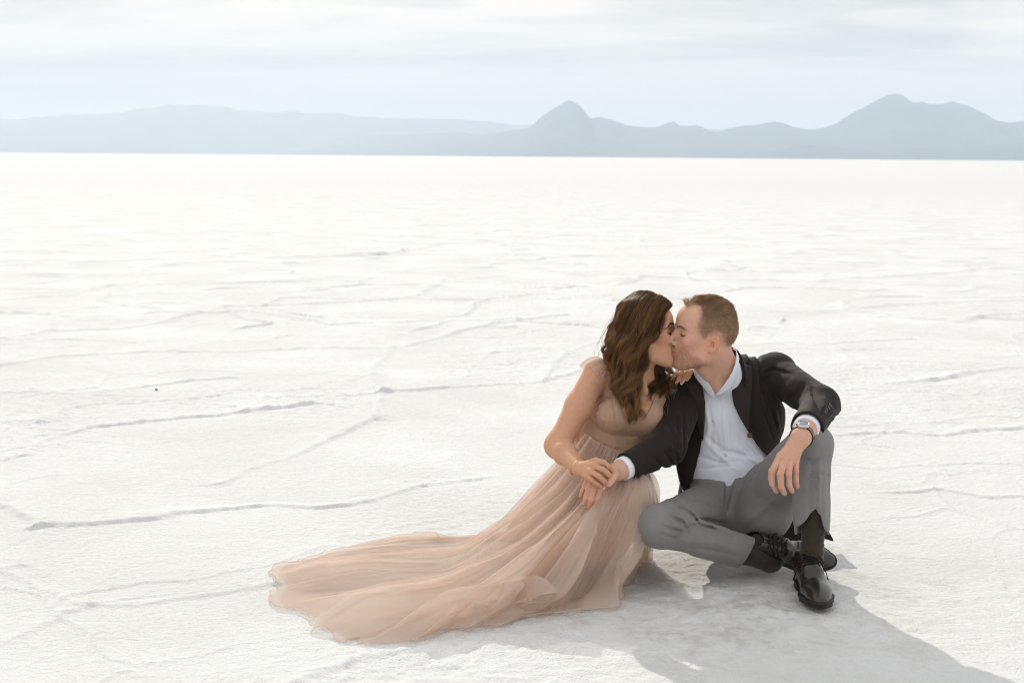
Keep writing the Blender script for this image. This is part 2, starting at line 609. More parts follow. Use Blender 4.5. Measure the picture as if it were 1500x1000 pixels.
def seg2(x, z, a, b):             # distance in the frontal plane to a segment
    ax, az, bx, bz = a[0], a[2], b[0], b[2]
    dx, dz = bx - ax, bz - az
    t = np.clip(((x - ax) * dx + (z - az) * dz) / (dx * dx + dz * dz + 1e-12), 0, 1)
    return np.hypot(x - ax - t * dx, z - az - t * dz), t


def creases(P, lst, Y, ymax=99.0):
    """cloth creases: each (pixel polyline, depth, width); positive depth sinks the surface, negative raises it"""
    out = np.zeros(len(P), np.float32)
    x, y, z = P[:, 0], P[:, 1], P[:, 2]
    for poly, amp, wid in lst:
        pts = [W(px, py, Y) for px, py in poly]
        n = len(pts) - 1
        best = np.full(len(P), 9.0, np.float32)
        tt = np.zeros(len(P), np.float32)
        for i in range(n):
            d, t = seg2(x, z, pts[i], pts[i + 1])
            m = d < best
            best = np.where(m, d, best)
            tt = np.where(m, (i + t) / n, tt)
        env = np.sin(np.pi * np.clip(0.12 + 0.76 * tt, 0, 1))
        out += amp * env * np.exp(-(best / wid) ** 2)
    return np.where(y < ymax, out, 0)


def poly2(x, z, poly):            # signed distance to a polygon in the frontal plane, negative inside
    poly = np.asarray(poly)
    n = len(poly)
    d = np.full(len(x), 1e9)
    s = np.ones(len(x))
    for i in range(n):
        a, b = poly[i], poly[i - 1]
        ex, ez = b[0] - a[0], b[1] - a[1]
        wx, wz = x - a[0], z - a[1]
        t = np.clip((wx * ex + wz * ez) / (ex * ex + ez * ez + 1e-12), 0, 1)
        d = np.minimum(d, (wx - ex * t) ** 2 + (wz - ez * t) ** 2)
        c1, c2, c3 = z >= a[1], z < b[1], ex * wz > ez * wx
        flip = (c1 & c2 & c3) | (~c1 & ~c2 & ~c3)
        s = np.where(flip, -s, s)
    return (s * np.sqrt(d)).astype(np.float32)


def pixpoly(pts, Y):
    return [(W(a, b, Y)[0], W(a, b, Y)[2]) for a, b in pts]


def surface(f, lo, hi, h, smooth_steps=2, B=8):
    """quad mesh of f = 0 (surface nets), evaluated only in blocks near the surface, then drawn onto f = 0"""
    lo, hi = np.asarray(lo, float), np.asarray(hi, float)
    nb = np.ceil((hi - lo) / (h * B)).astype(int)
    ii = np.stack(np.meshgrid(*[np.arange(k) for k in nb], indexing='ij'), -1).reshape(-1, 3)
    cen = (lo + (ii + 0.5) * B * h).astype(np.float32)
    fv = np.concatenate([f(cen[i:i + 200000]) for i in range(0, len(cen), 200000)])
    keep = np.abs(fv) < h * B * 1.25 + 0.006
    n = nb * B + 1
    vol = np.repeat(np.repeat(np.repeat(fv.reshape(nb), B, 0), B, 1), B, 2)
    vol = np.pad(vol, ((0, 1), (0, 1), (0, 1)), mode='edge').astype(np.float32)
    loc = np.stack(np.meshgrid(*[np.arange(B + 1)] * 3, indexing='ij'), -1).reshape(-1, 3)
    kb = ii[keep]
    for c in range(0, len(kb), 700):
        L = (kb[c:c + 700, None, :] * B + loc[None]).reshape(-1, 3)
        val = f((lo + L * h).astype(np.float32))
        vol[L[:, 0], L[:, 1], L[:, 2]] = val
    S = vol < 0
    Cn = [(a, b, c) for a in (0, 1) for b in (0, 1) for c in (0, 1)]
    nx, ny, nz = n - 1
    cnt = np.zeros((nx, ny, nz), np.int8)
    for a, b, c in Cn:
        cnt += S[a:a + nx, b:b + ny, c:c + nz]
    act = np.argwhere((cnt > 0) & (cnt < 8))
    ids = np.full((nx, ny, nz), -1, np.int64)
    ids[act[:, 0], act[:, 1], act[:, 2]] = np.arange(len(act))
    acc = np.zeros((len(act), 3))
    num = np.zeros(len(act))
    for a in range(8):
        for b in range(a + 1, 8):
            pa, pb = np.array(Cn[a]), np.array(Cn[b])
            if np.abs(pa - pb).sum() != 1:
                continue
            va = vol[tuple((act + pa).T)]
            vb = vol[tuple((act + pb).T)]
            cr = (va < 0) != (vb < 0)
            t = np.where(cr, va / np.where(cr, va - vb, 1), 0)
            acc += np.where(cr[:, None], pa + t[:, None] * (pb - pa), 0)
            num += cr
    V = lo + (act + acc / num[:, None]) * h
    F = []
    for ax in range(3):
        o1, o2 = [(1, 2), (2, 0), (0, 1)][ax]
        d = np.eye(3, dtype=int)[ax]
        s0 = S
        sl0 = [slice(None)] * 3
        sl1 = [slice(None)] * 3
        sl0[ax] = slice(0, -1)
        sl1[ax] = slice(1, None)
        e = np.argwhere(S[tuple(sl0)] != S[tuple(sl1)])
        e = e[(e[:, o1] > 0) & (e[:, o2] > 0) & (e[:, o1] < n[o1] - 1) & (e[:, o2] < n[o2] - 1)]
        inside = S[tuple(e.T)]
        u1, u2 = np.eye(3, dtype=int)[o1], np.eye(3, dtype=int)[o2]
        q = np.stack([ids[tuple((e - u1 - u2).T)], ids[tuple((e - u2).T)], ids[tuple(e.T)], ids[tuple((e - u1).T)]], 1)
        q[~inside] = q[~inside][:, ::-1]
        F.append(q)
    F = np.concatenate(F)
    F = F[(F >= 0).all(1)]
    lab = np.arange(len(V))                # keep the one largest connected piece
    for _ in range(400):
        mn = lab[F].min(1)
        new = lab.copy()
        for k in range(4):
            np.minimum.at(new, F[:, k], mn)
        new = new[new]
        if (new == lab).all():
            break
        lab = new
    keep_v = lab == np.bincount(lab[F[:, 0]]).argmax()
    remap = np.cumsum(keep_v) - 1
    F = remap[F[keep_v[F[:, 0]]]]
    V = V[keep_v]
    V = V.astype(np.float32)
    for _ in range(smooth_steps):     # relax along the surface, then project back onto it
        acc = np.zeros_like(V)
        cn = np.zeros(len(V), np.float32)
        for k in range(4):
            for j in (1, 3):
                np.add.at(acc, F[:, k], V[F[:, (k + j) % 4]])
                np.add.at(cn, F[:, k], 1)
        V = 0.5 * V + 0.5 * acc / np.maximum(cn, 1)[:, None]
        e = np.float32(h * 0.25)
        fv = f(V)
        g = np.stack([f(V + A3(dv)) - f(V - A3(dv)) for dv in ((e, 0, 0), (0, e, 0), (0, 0, e))], 1) / (2 * e)
        st = fv[:, None] * g / np.maximum((g * g).sum(1), 0.25)[:, None]
        V = V - np.clip(st, -0.6 * h, 0.6 * h)
    return V, F.astype(np.int32)


def tube(pts, rad, sides=8, closed=False, cap=True, flat=None):
    """mesh of a tube along points; rad scalar or list"""
    pts = np.asarray(pts, float)
    n = len(pts)
    rad = np.full(n, rad) if np.isscalar(rad) else np.asarray(rad)
    tan = np.gradient(pts, axis=0) if not closed else (np.roll(pts, -1, 0) - np.roll(pts, 1, 0))
    tan /= np.linalg.norm(tan, axis=1)[:, None] + 1e-12
    up = np.array([0, 0, 1.0]) if abs(tan[0][2]) < 0.9 else np.array([1.0, 0, 0])
    nrm = np.cross(tan[0], up)
    nrm /= np.linalg.norm(nrm)
    V = []
    for i in range(n):
        nrm = nrm - tan[i] * (nrm @ tan[i])
        nrm /= np.linalg.norm(nrm) + 1e-12
        bn = np.cross(tan[i], nrm)
        for k in range(sides):
            a = 2 * math.pi * k / sides
            V.append(pts[i] + rad[i] * (math.cos(a) * nrm + math.sin(a) * bn * (flat or 1)))
    F = []
    m = n if closed else n - 1
    for i in range(m):
        j = (i + 1) % n
        for k in range(sides):
            k2 = (k + 1) % sides
            F.append((i * sides + k, i * sides + k2, j * sides + k2, j * sides + k))
    if cap and not closed:
        F.append(tuple(range(sides))[::-1])
        F.append(tuple((n - 1) * sides + k for k in range(sides)))
    return V, F


def joinm(parts):
    V, F = [], []
    for v, f in parts:
        o = len(V)
        V += [tuple(p) for p in v]
        F += [tuple(i + o for i in q) for q in f]
    return V, F


def near(P, c, r, f):             # evaluate a detailed shape only inside a ball; outside, the distance to the ball
    d0 = np.sqrt(((P - A3(c)) ** 2).sum(1)) - np.float32(r)
    out = d0 + 0.05
    s = np.nonzero(d0 < 0)[0]
    if len(s):
        out[s] = f(P[s])
    return out


# ------------------------------------------------------------------ heads and hands
class Head:
    def __init__(self, tragus, face_x, yaw, pitch, roll, scale, man):
        F = np.array([face_x * math.cos(yaw), -math.sin(yaw), 0.0])
        S = np.array([-face_x * math.sin(yaw), -math.cos(yaw), 0.0])
        U = np.array([0, 0, 1.0])
        F, U = F * math.cos(pitch) + U * math.sin(pitch), U * math.cos(pitch) - F * math.sin(pitch)
        S, U = S * math.cos(roll) + U * math.sin(roll), U * math.cos(roll) - S * math.sin(roll)
        self.M = np.stack([F, S, U])
        self.s = scale
        self.man = man
        self.es = 0.92 if man else 0.85
        self.C = np.asarray(tragus) - scale * 0.074 * S

    def w(self, f, s, u):             # head coordinates (forward, towards the camera side, up) to world
        return self.C + self.s * (np.array([f, s, u]) @ self.M)

    def loc(self, P):
        return ((P - A3(self.C)) @ A3(self.M).T) / np.float32(self.s)

    def sdf(self, P):
        return near(P, self.C + self.s * (np.array([0.0, 0, 0.02]) @ self.M), 0.215, self.sdf_in)

    def sdf_in(self, P):
        q = self.loc(P)
        a = q.copy()
        a[:, 1] = np.abs(a[:, 1])
        mn = self.man
        d = ell(q, (-0.006, 0, 0.052), (0.093, 0.0745, 0.082))
        d = smin(d, ell(q, (-0.035, 0, 0.035), (0.066, 0.067, 0.062)), 0.02)
        d = smin(d, ell(q, (0.045, 0, 0.062), (0.052, 0.060, 0.056)), 0.02)
        d = smin(d, ell(q, (0.040, 0, -0.010), (0.056, 0.058, 0.075)), 0.022)
        jw = 0.050 if mn else 0.043
        d = smin(d, rc(a, (0.010, jw, -0.050), (0.070, 0.016, -0.082), 0.020, 0.019), 0.026)
        d = smin(d, rc(a, (-0.002, jw + 0.008, -0.005), (0.010, jw, -0.050), 0.018, 0.019), 0.022)
        d = smin(d, ell(q, (0.055, 0, -0.060), (0.036, 0.036, 0.034)), 0.02)
        d = smin(d, ell(q, (0.081, 0, -0.085), (0.016, 0.020 if mn else 0.016, 0.015)), 0.014)
        # brow, cheeks
        d = smin(d, rc(a, (0.088, 0.006, 0.042), (0.070, 0.046, 0.043), 0.008 if mn else 0.006, 0.008), 0.014)
        d = smin(d, ell(a, (0.060, 0.043, 0.000), (0.022, 0.020, 0.020)), 0.016)
        # sockets and closed lids
        d = smax(d, -ell(a, (0.094, 0.031, 0.022), (0.017, 0.017, 0.011)), 0.014)
        d = smin(d, ell(a, (0.0705, 0.032, 0.022), (0.0135, 0.0150, 0.0125)), 0.003)
        lid = np.abs(a[:, 2] - (0.0165 + 0.10 * np.abs(a[:, 1] - 0.032)))
        d = d + 0.0016 * np.exp(-(lid / 0.0018) ** 2) * ((np.abs(a[:, 1] - 0.032) < 0.016) & (a[:, 0] > 0.06))
        # nose
        nl = 0.0 if mn else -0.003
        d = smin(d, rc(q, (0.088, 0, 0.034), (0.1115 + nl, 0, -0.006), 0.0075, 0.0095), 0.010)
        d = smin(d, sph(q, (0.1125 + nl, 0, -0.0105), 0.0098), 0.006)
        d = smin(d, ell(a, (0.1005 + nl, 0.0125, -0.015), (0.0105, 0.0068, 0.0078)), 0.005)
        d = smax(d, -ell(a, (0.1045 + nl, 0.0075, -0.0225), (0.0058, 0.0036, 0.0035)), 0.003)
        # muzzle and pursed lips
        d = smin(d, ell(q, (0.078, 0, -0.043), (0.0245, 0.029, 0.022)), 0.014)
        lw = 0.021
        yy = np.clip(a[:, 1] / lw, 0, 1)
        up = np.stack([a[:, 0] - (0.1015 - 0.013 * yy ** 2), a[:, 2] + 0.0375 + 0.0035 * yy ** 2, np.maximum(a[:, 1] - lw, 0)], 1)
        dn = np.stack([a[:, 0] - (0.0985 - 0.012 * yy ** 2), a[:, 2] + 0.0500 - 0.0040 * yy ** 2, np.maximum(a[:, 1] - lw, 0)], 1)
        d = smin(d, np.sqrt((up ** 2).sum(1)) - (0.0064 - 0.0026 * yy), 0.005)
        d = smin(d, np.sqrt((dn ** 2).sum(1)) - (0.0070 - 0.0030 * yy), 0.005)
        d = d + 0.0028 * np.exp(-((a[:, 2] + 0.0440 - 0.001 * yy) / 0.0020) ** 2) * (a[:, 0] > 0.07) * np.exp(-(a[:, 1] / 0.024) ** 4)
        # ears: plate, rolled rim, inner fold, lobe, tragus and the hollow
        ct, stt = math.cos(0.20), math.sin(0.20)
        ux, uz = a[:, 0] + 0.010, a[:, 2] - 0.004
        x, z = (ux * ct + uz * stt) / self.es, (uz * ct - ux * stt) / self.es
        y = a[:, 1] - (0.0765 - 0.34 * (x - 0.012))
        q2 = np.sqrt((x / 0.0165) ** 2 + (z / 0.0285) ** 2)
        ed = (q2 - 1) * 0.0195
        plate = smax(ed, np.abs(y + 0.001) - 0.0026, 0.002)
        rim = np.sqrt((ed + 0.0016) ** 2 + (y - 0.0018) ** 2) - 0.0034
        rim = np.where((z < -0.016) & (x > 0.004), 0.02, rim)
        inner = np.sqrt((ed + 0.0082) ** 2 + (y - 0.0008) ** 2) - 0.0025
        inner = np.where((x > 0.003) | (z < -0.016), 0.02, inner)
        e3 = np.stack([x, y, z], 1)
        ear = smin(plate, rim, 0.002)
        ear = smin(ear, inner, 0.002)
        ear = smin(ear, ell(e3, (0.003, 0.0, -0.0260), (0.0085, 0.0042, 0.0095)), 0.004)
        ear = smin(ear, ell(e3, (0.0125, 0.0015, -0.006), (0.0042, 0.0042, 0.0065)), 0.003)
        d = smin(d, ear, 0.0035)
        d = smax(d, -ell(e3, (0.0040, 0.0020, -0.0050), (0.0072, 0.0075, 0.0105)), 0.002)
        return d * self.s


def nail_tint(P, c, tips, rad):
    for t, n in tips:
        q = P - A3(t)
        m = (np.sqrt((q ** 2).sum(1)) < rad) & ((q @ A3(n)) > 0.0)
        c[m] = c[m] * 0.25 + np.array([0.80, 0.74, 0.70]) * 0.75
    return c


def brow_hairs(H, sgn, n, thick, curve):
    parts = []
    rg_ = np.random.default_rng(3 + int(sgn))
    for k in range(n):
        t = k / (n - 1)
        s0 = 0.011 + 0.040 * t
        u0 = curve(t) + rg_.normal(0, thick * (1 - 0.6 * t))
        b = H.w(0.10, sgn * s0, u0)
        tip = H.w(0.10 - 0.010 * t, sgn * (s0 + 0.0075), u0 + 0.0022 - 0.006 * t * t + rg_.normal(0, 0.0008))
        ln_ = np.stack([b, 0.5 * (b + tip), tip])
        fdir = H.M[0] * -1 + 0.45 * sgn * -H.M[1] * (t > 0.5)
        fdir /= np.linalg.norm(fdir)
        for _ in range(14):
            ln_ = ln_ + fdir * (H.sdf(ln_.astype(np.float32)) - np.array([0.0002, 0.0010, 0.0012]))[:, None] * 0.8
        parts.append(tube(ln_, [0.00050, 0.00045, 0.0002], 4))
    return parts


def lash_hairs(H, sgn, n, ln_, r):
    out = []
    for k in range(n):
        t = k / (n - 1) * 2 - 1
        b = H.w(0.0835 - 0.004 * t * t - 0.0025 * max(t, 0), sgn * (0.032 + 0.0135 * t), 0.0148 + 0.0018 * t * t)
        e_ = H.w(0.0835 + ln_ - 0.005 * t * t - 0.003 * max(t, 0), sgn * (0.032 + 0.0175 * t), 0.0148 - ln_ * 0.6 + 0.002 * t * t)
        mid = H.w(0.0835 + ln_ * 0.6 - 0.005 * t * t, sgn * (0.032 + 0.0150 * t), 0.0148 - ln_ * 0.42 + 0.002 * t * t)
        out.append(tube(resample([b, mid, e_], 5), [r, r, r * 0.8, r * 0.6, r * 0.3], 4))
    return out
# ------------------------------------------------------------------ materials for people
def skin_mat(name):
    m = N(name)
    at = m.n('ShaderNodeAttribute', attribute_name='tint')
    co = m.coord()
    mot = m.noise(co, 95, 6, 0.68)
    c = m.mix(0.26, at.outputs['Color'], m.mix(mot, (0.30, 0.10, 0.06), (0.95, 0.75, 0.62)), 'OVERLAY')
    nb = m.bump(m.noise(co, 420, 3, 0.6), 0.22, 0.0012)
    s = m.pbsdf(c, 0.70, 0.12, nb)
    p = s.node
    p.inputs['Subsurface Weight'].default_value = 0.12
    p.inputs['Subsurface Radius'].default_value = (0.9, 0.32, 0.18)
    p.inputs['Subsurface Scale'].default_value = 0.008
    return m.done(s)


def cloth_mat(name, c1, c2, weave=2600, rough=0.85, sheen=0.25, streak=None, mel=0.5):
    m = N(name)
    co = m.coord()
    n1 = m.noise(co, 1300, 2, 0.7)
    n2 = m.noise(m.coord(scale=(1, 1, 0.35)), 1500, 2, 0.6)
    n3 = m.noise(co, 14, 4, 0.6)
    f = m.math('ADD', m.math('MULTIPLY', n1, 0.5), m.math('MULTIPLY', n2, 0.5))
    f = m.ramp(f, [(0.5 - mel / 3, (0, 0, 0)), (0.5 + mel / 3, (1, 1, 1))])
    c = m.mix(f, c1, c2)
    c = m.mix(m.math('MULTIPLY', n3, 0.38), c, tuple(x * 0.72 for x in c1))
    nb = m.bump(n3, 0.12, 0.01)
    nb = m.bump(n1, 0.25, 0.0012, nb)
    s = m.pbsdf(c, rough, 0.2, nb)
    s.node.inputs['Sheen Weight'].default_value = sheen
    s.node.inputs['Sheen Roughness'].default_value = 0.4
    return m.done(s)


def hair_mat(name, dark, light, rough=0.38):
    m = N(name)
    at = m.n('ShaderNodeAttribute', attribute_name='tint')
    c = m.mix(at.outputs['Fac'], dark, light)
    d = m.pbsdf(c, rough, 0.28)
    d.node.inputs['Anisotropic'].default_value = 0.6
    tr = m.n('ShaderNodeBsdfTranslucent', {0: m.mix(0.55, c, (0.80, 0.48, 0.20))})
    mx = m.n('ShaderNodeMixShader', {0: 0.46, 1: d, 2: tr.outputs[0]})
    return m.done(mx.outputs[0])


SKIN = skin_mat('skin')
JACKET = cloth_mat('black_wool', (0.016, 0.0118, 0.0105), (0.032, 0.0235, 0.021), sheen=0.08)
LAPELM = cloth_mat('black_wool_lapel', (0.024, 0.0170, 0.0165), (0.048, 0.0345, 0.0335), sheen=0.12)
TROUS = cloth_mat('grey_wool', (0.165, 0.156, 0.154), (0.315, 0.302, 0.300), sheen=0.2, mel=0.42)
SHIRT = cloth_mat('white_cotton', (0.83, 0.855, 0.95), (0.88, 0.90, 0.975), rough=0.8, sheen=0.1)
SOCKM = cloth_mat('brown_sock_knit', (0.030, 0.022, 0.017), (0.072, 0.056, 0.044), sheen=0.3, mel=0.4)
m = N('black_leather')
co = m.coord()
nb = m.bump(m.noise(co, 420, 3, 0.6), 0.10, 0.0008)
nb = m.bump(m.noise(co, 28, 3, 0.6), 0.12, 0.006, nb)
s = m.pbsdf(m.mix(m.noise(co, 22, 4), (0.010, 0.008, 0.007), (0.028, 0.020, 0.017)), 0.27, 0.5, nb)
s.node.inputs['Coat Weight'].default_value = 0.35
s.node.inputs['Coat Roughness'].default_value = 0.16
LEATHER = m.done(s)
SOLEM = simple('black_rubber', (0.014, 0.012, 0.011), 0.55, 0.4)
LACEM = simple('black_lace', (0.012, 0.010, 0.009), 0.8, 0.2)
STEEL = simple('steel', (0.62, 0.61, 0.60), 0.22, 0.5, 1.0)
DIALM = simple('watch_dial_blue', (0.20, 0.27, 0.34), 0.15, 0.8)
BUTTONM = simple('pearl_button', (0.70, 0.66, 0.58), 0.3, 0.5)
DBUTTON = simple('dark_horn_button', (0.045, 0.035, 0.028), 0.25, 0.6)
BRASS = simple('bronze_button', (0.13, 0.055, 0.02), 0.4, 0.5)
GOLD = simple('gold', (0.80, 0.52, 0.22), 0.22, 0.5, 1.0)
NAILM = simple('nail_varnish', (0.80, 0.66, 0.60), 0.15, 0.6)

# ------------------------------------------------------------------ the man
MX = {}                               # joints
MX['pelvis'] = W(1068, 752, 4.56)
MX['belly'] = W(1066, 684, 4.56)
MX['chest'] = W(1070, 612, 4.57)
MX['neck0'] = W(1062, 560, 4.53)
MX['rsh'] = W(1002, 578, 4.56)
MX['relb'] = W(978, 655, 4.34)
MX['rwri'] = W(905, 690, 4.205)
MX['lsh'] = W(1133, 549, 4.60)
MX['lelb'] = W(1201, 592, 4.345)
MX['lwri'] = W(1173, 641, 4.105)
MX['rhip'] = W(1036, 748, 4.51)
MX['rkne'] = W(966, 770, 4.150)
MX['rank'] = W(1128, 820, 4.335)
MX['lhip'] = W(1108, 747, 4.50)
MX['lkne'] = W(1187, 652, 4.205)
MX['lank'] = W(1189, 812, 4.178)

man = thing('person', (0.70, 4.45, 0.0), 'man in a black jacket and grey trousers sitting on the salt', 'person')
MH = Head(W(1040, 504, 4.345), -1, R(7), R(4), R(-3), 0.965, True)

# hands: joints as photo pixels at their own distance
ML_F = [  # left hand hanging over the knee: index, middle, ring, little
    [W(1143, 668, 4.075), W(1131, 690, 4.050), W(1131, 708, 4.060), W(1137, 719, 4.085)],
    [W(1150, 671, 4.070), W(1143, 694, 4.040), W(1144, 712, 4.050), W(1149, 722, 4.075)],
    [W(1158, 672, 4.072), W(1155, 694, 4.045), W(1156, 710, 4.055), W(1160, 719, 4.080)],
    [W(1166, 671, 4.080), W(1166, 690, 4.062), W(1166, 704, 4.068), W(1168, 713, 4.085)]]
ML_R = [[0.0115, 0.0098, 0.0088, 0.0078], [0.0115, 0.0100, 0.0090, 0.0080], [0.0110, 0.0094, 0.0085, 0.0075], [0.0100, 0.0083, 0.0075, 0.0066]]
ML_T = [W(1160, 655, 4.105), W(1141, 674, 4.115), W(1131, 690, 4.110), W(1129, 701, 4.105)]
MR_F = [  # right hand lying on her lap: index, middle, ring, little
    [W(886, 699, 4.172), W(880, 716, 4.158), W(875, 729, 4.158), W(872, 738, 4.165)],
    [W(877, 699, 4.168), W(869, 716, 4.155), W(866, 731, 4.155), W(863.5, 741, 4.163)],
    [W(869, 698, 4.170), W(862, 714, 4.160), W(858.5, 728, 4.162), W(856, 737, 4.170)],
    [W(862, 697, 4.176), W(857, 709, 4.172), W(853, 719, 4.176), W(850, 727, 4.184)]]
MR_R = [[0.0110, 0.0096, 0.0087, 0.0078], [0.0110, 0.0096, 0.0088, 0.0078], [0.0105, 0.0092, 0.0083, 0.0073], [0.0092, 0.0075, 0.0067, 0.0058]]
MR_T = [W(900, 688, 4.178), W(900, 696, 4.150), W(896, 703, 4.135), W(893, 708, 4.130)]


def hand_l(P):
    w_, kn = MX['lwri'], [f[0] for f in ML_F]
    pal = rc(P, w_, kn[0], 0.0215, 0.0115)
    for k, r0 in zip(kn[1:], (0.0225, 0.0215, 0.019)):
        pal = smin(pal, rc(P, w_, k, r0, 0.0110), 0.010)
    pal = smin(pal, rc(P, w_ * 0.6 + kn[0] * 0.4 + np.array([0, 0.014, 0]), kn[2] + np.array([0, 0.010, 0.004]), 0.017, 0.011), 0.010)
    fing = None
    for f, r in zip(ML_F, ML_R):
        e = chain(P, f, r, 0.003)
        fing = e if fing is None else np.minimum(fing, e)
    hand = smin(smin(pal, fing, 0.0055), chain(P, ML_T, (0.015, 0.0125, 0.0105, 0.0085), 0.004), 0.006)
    for k in kn:
        hand = smin(hand, sph(P, k + np.array([0, -0.0045, 0]), 0.0075), 0.006)
    return hand


def hand_r(P):
    w_, kn = MX['rwri'], [f[0] for f in MR_F]
    pal = rc(P, w_, kn[0], 0.021, 0.0115)
    for k, r0 in zip(kn[1:], (0.021, 0.019, 0.016)):
        pal = smin(pal, rc(P, w_, k, r0, 0.0105), 0.010)
    fing = None
    for f, r in zip(MR_F, MR_R):
        e = chain(P, f, r, 0.003)
        fing = e if fing is None else np.minimum(fing, e)
    return smin(smin(pal, fing, 0.0055), chain(P, MR_T, (0.014, 0.0125, 0.0110, 0.0092), 0.004), 0.005)


def man_body(P):
    d = MH.sdf(P)
    nk = MH.w(-0.030, 0, -0.035)
    d = smin(d, rc(P, nk, MX['neck0'], 0.058, 0.064), 0.022)
    d = smin(d, rc(P, MH.w(0.012, 0.01, -0.06), W(1050, 562, 4.45), 0.028, 0.030), 0.016)
    d = smin(d, rc(P, MH.w(-0.026, 0.064, -0.025), W(1049, 566, 4.432), 0.0125, 0.010), 0.016)   # neck tendon
    d = d + 0.003 * np.exp(-(np.sqrt(((P - A3(W(1046, 571, 4.40))) ** 2).sum(1)) / 0.014) ** 2)
    t = smin(ell(P, MX['chest'], (0.150, 0.090, 0.150)), ell(P, MX['belly'], (0.135, 0.088, 0.13)), 0.05)
    t = smin(t, ell(P, MX['pelvis'], (0.15, 0.095, 0.085)), 0.05)
    t = smin(t, rc(P, MX['rsh'], MX['lsh'], 0.048, 0.048), 0.04)
    d = smin(d, t, 0.03)
    for a, b, c, r in (('rsh', 'relb', 'rwri', (0.050, 0.042, 0.029)), ('lsh', 'lelb', 'lwri', (0.050, 0.042, 0.0315))):
        d = smin(d, chain(P, [MX[a], MX[b], MX[c]], r, 0.02), 0.02)
    for a, b, c, r in (('rhip', 'rkne', 'rank', (0.07, 0.045, 0.024)), ('lhip', 'lkne', 'lank', (0.07, 0.048, 0.024))):
        d = smin(d, chain(P, [MX[a], MX[b], MX[c]], r, 0.02), 0.02)
    d = smin(d, chain(P, [MX['lank'], LS.w(0.045, 0, 0.055), LS.w(0.12, 0, 0.032)], (0.022, 0.020, 0.010), 0.01), 0.01)
    d = smin(d, chain(P, [MX['rank'], RS.w(0.055, 0, 0.065), RS.w(0.13, 0, 0.035)], (0.024, 0.022, 0.012), 0.01), 0.01)
    d = smin(d, near(P, ML_F[1][1], 0.16, hand_l), 0.008)
    d = smin(d, near(P, MR_F[1][1], 0.16, hand_r), 0.006)
    return d


class Shoe:
    def __init__(self, heel, t, u, s=1.0):
        t = np.asarray(t, float) / np.linalg.norm(t)
        u = np.asarray(u, float)
        u = u - t * (u @ t)
        u /= np.linalg.norm(u)
        self.M = np.stack([t, np.cross(u, t), u])
        self.C = np.asarray(heel, float)
        self.s = s

    def w(self, f, sd_, u):
        return self.C + self.s * (np.array([f, sd_, u]) @ self.M)

    def loc(self, P):
        return ((P - A3(self.C)) @ A3(self.M).T) / np.float32(self.s)

    def outline(self, q, grow=0.0):
        a = np.stack([q[:, 0], q[:, 1], 0 * q[:, 0]], 1)
        return chain(a, [(0.034, 0, 0), (0.10, 0.001, 0), (0.195, 0.004, 0), (0.245, 0.002, 0), (0.277, -0.001, 0)],
                     [0.034 + grow, 0.031 + grow, 0.0465 + grow, 0.0365 + grow, 0.0225 + grow], 0.02)

    def upper(self, P):
        q = self.loc(P)
        d = rc(q, (0.036, 0, 0.045), (0.12, 0, 0.046), 0.034, 0.037)
        d = smin(d, rc(q, (0.034, 0, 0.020), (0.036, 0, 0.075), 0.033, 0.032), 0.02)
        d = smin(d, rc(q, (0.050, 0, 0.086), (0.132, 0, 0.066), 0.034, 0.0315), 0.02)
        d = smin(d, ell(q, (0.195, 0.003, 0.026), (0.075, 0.047, 0.034)), 0.03)
        d = smin(d, ell(q, (0.255, 0.0, 0.021), (0.045, 0.032, 0.022)), 0.02)
        d = smax(d, self.outline(q, -0.001), 0.006)
        d = smax(d, 0.014 - q[:, 2], 0.002)
        # top line, quarter seam and toe creases
        d = smax(d, -(rc(q, (0.040, 0, 0.102), (0.046, 0, 0.160), 0.030, 0.036)), 0.004)
        st = np.abs(q[:, 0] - (0.158 - 0.9 * np.maximum(np.abs(q[:, 1]) - 0.018, 0)))
        d = d - 0.0022 * np.clip(1 - np.maximum(q[:, 0] - (0.158 - 0.9 * np.maximum(np.abs(q[:, 1]) - 0.018, 0)), 0) / 0.003, 0, 1) * (np.abs(q[:, 1]) > 0.008)
        for k, xx in enumerate((0.176, 0.186, 0.196)):
            d = d + 0.0012 * np.exp(-((q[:, 0] - xx - 0.1 * q[:, 1] * (k - 1)) / 0.0035) ** 2) * (q[:, 2] > 0.02)
        return d * self.s

    def sole(self, P):
        q = self.loc(P)
        o = self.outline(q, 0.0035)
        lift = 0.006 * np.clip((q[:, 0] - 0.20) / 0.09, 0, 1) ** 2
        welt = smax(o, np.abs(q[:, 2] - 0.0120 - lift) - 0.0042, 0.002)
        heel = smax(smax(self.outline(q, 0.000), q[:, 0] - 0.075, 0.004), np.abs(q[:, 2] - 0.0) - 0.012, 0.002)
        fore = smax(smax(self.outline(q, 0.000), 0.125 - q[:, 0], 0.01), np.abs(q[:, 2] - 0.004 - lift) - 0.008, 0.002)
        return np.minimum(np.minimum(welt, heel), fore) * self.s


LS_toe, LS_heel = G(1207, 898, 0.016), G(1176, 848, 0.016)
LS = Shoe(LS_heel + np.array([-0.002, -0.008, 0.0]), LS_toe - LS_heel, (0, 0, 1), 0.98)
RS = Shoe(np.array([0.735, 4.395, 0.068]), (0.94, -0.26, -0.07), (-0.26, -0.76, 0.60), 0.98)


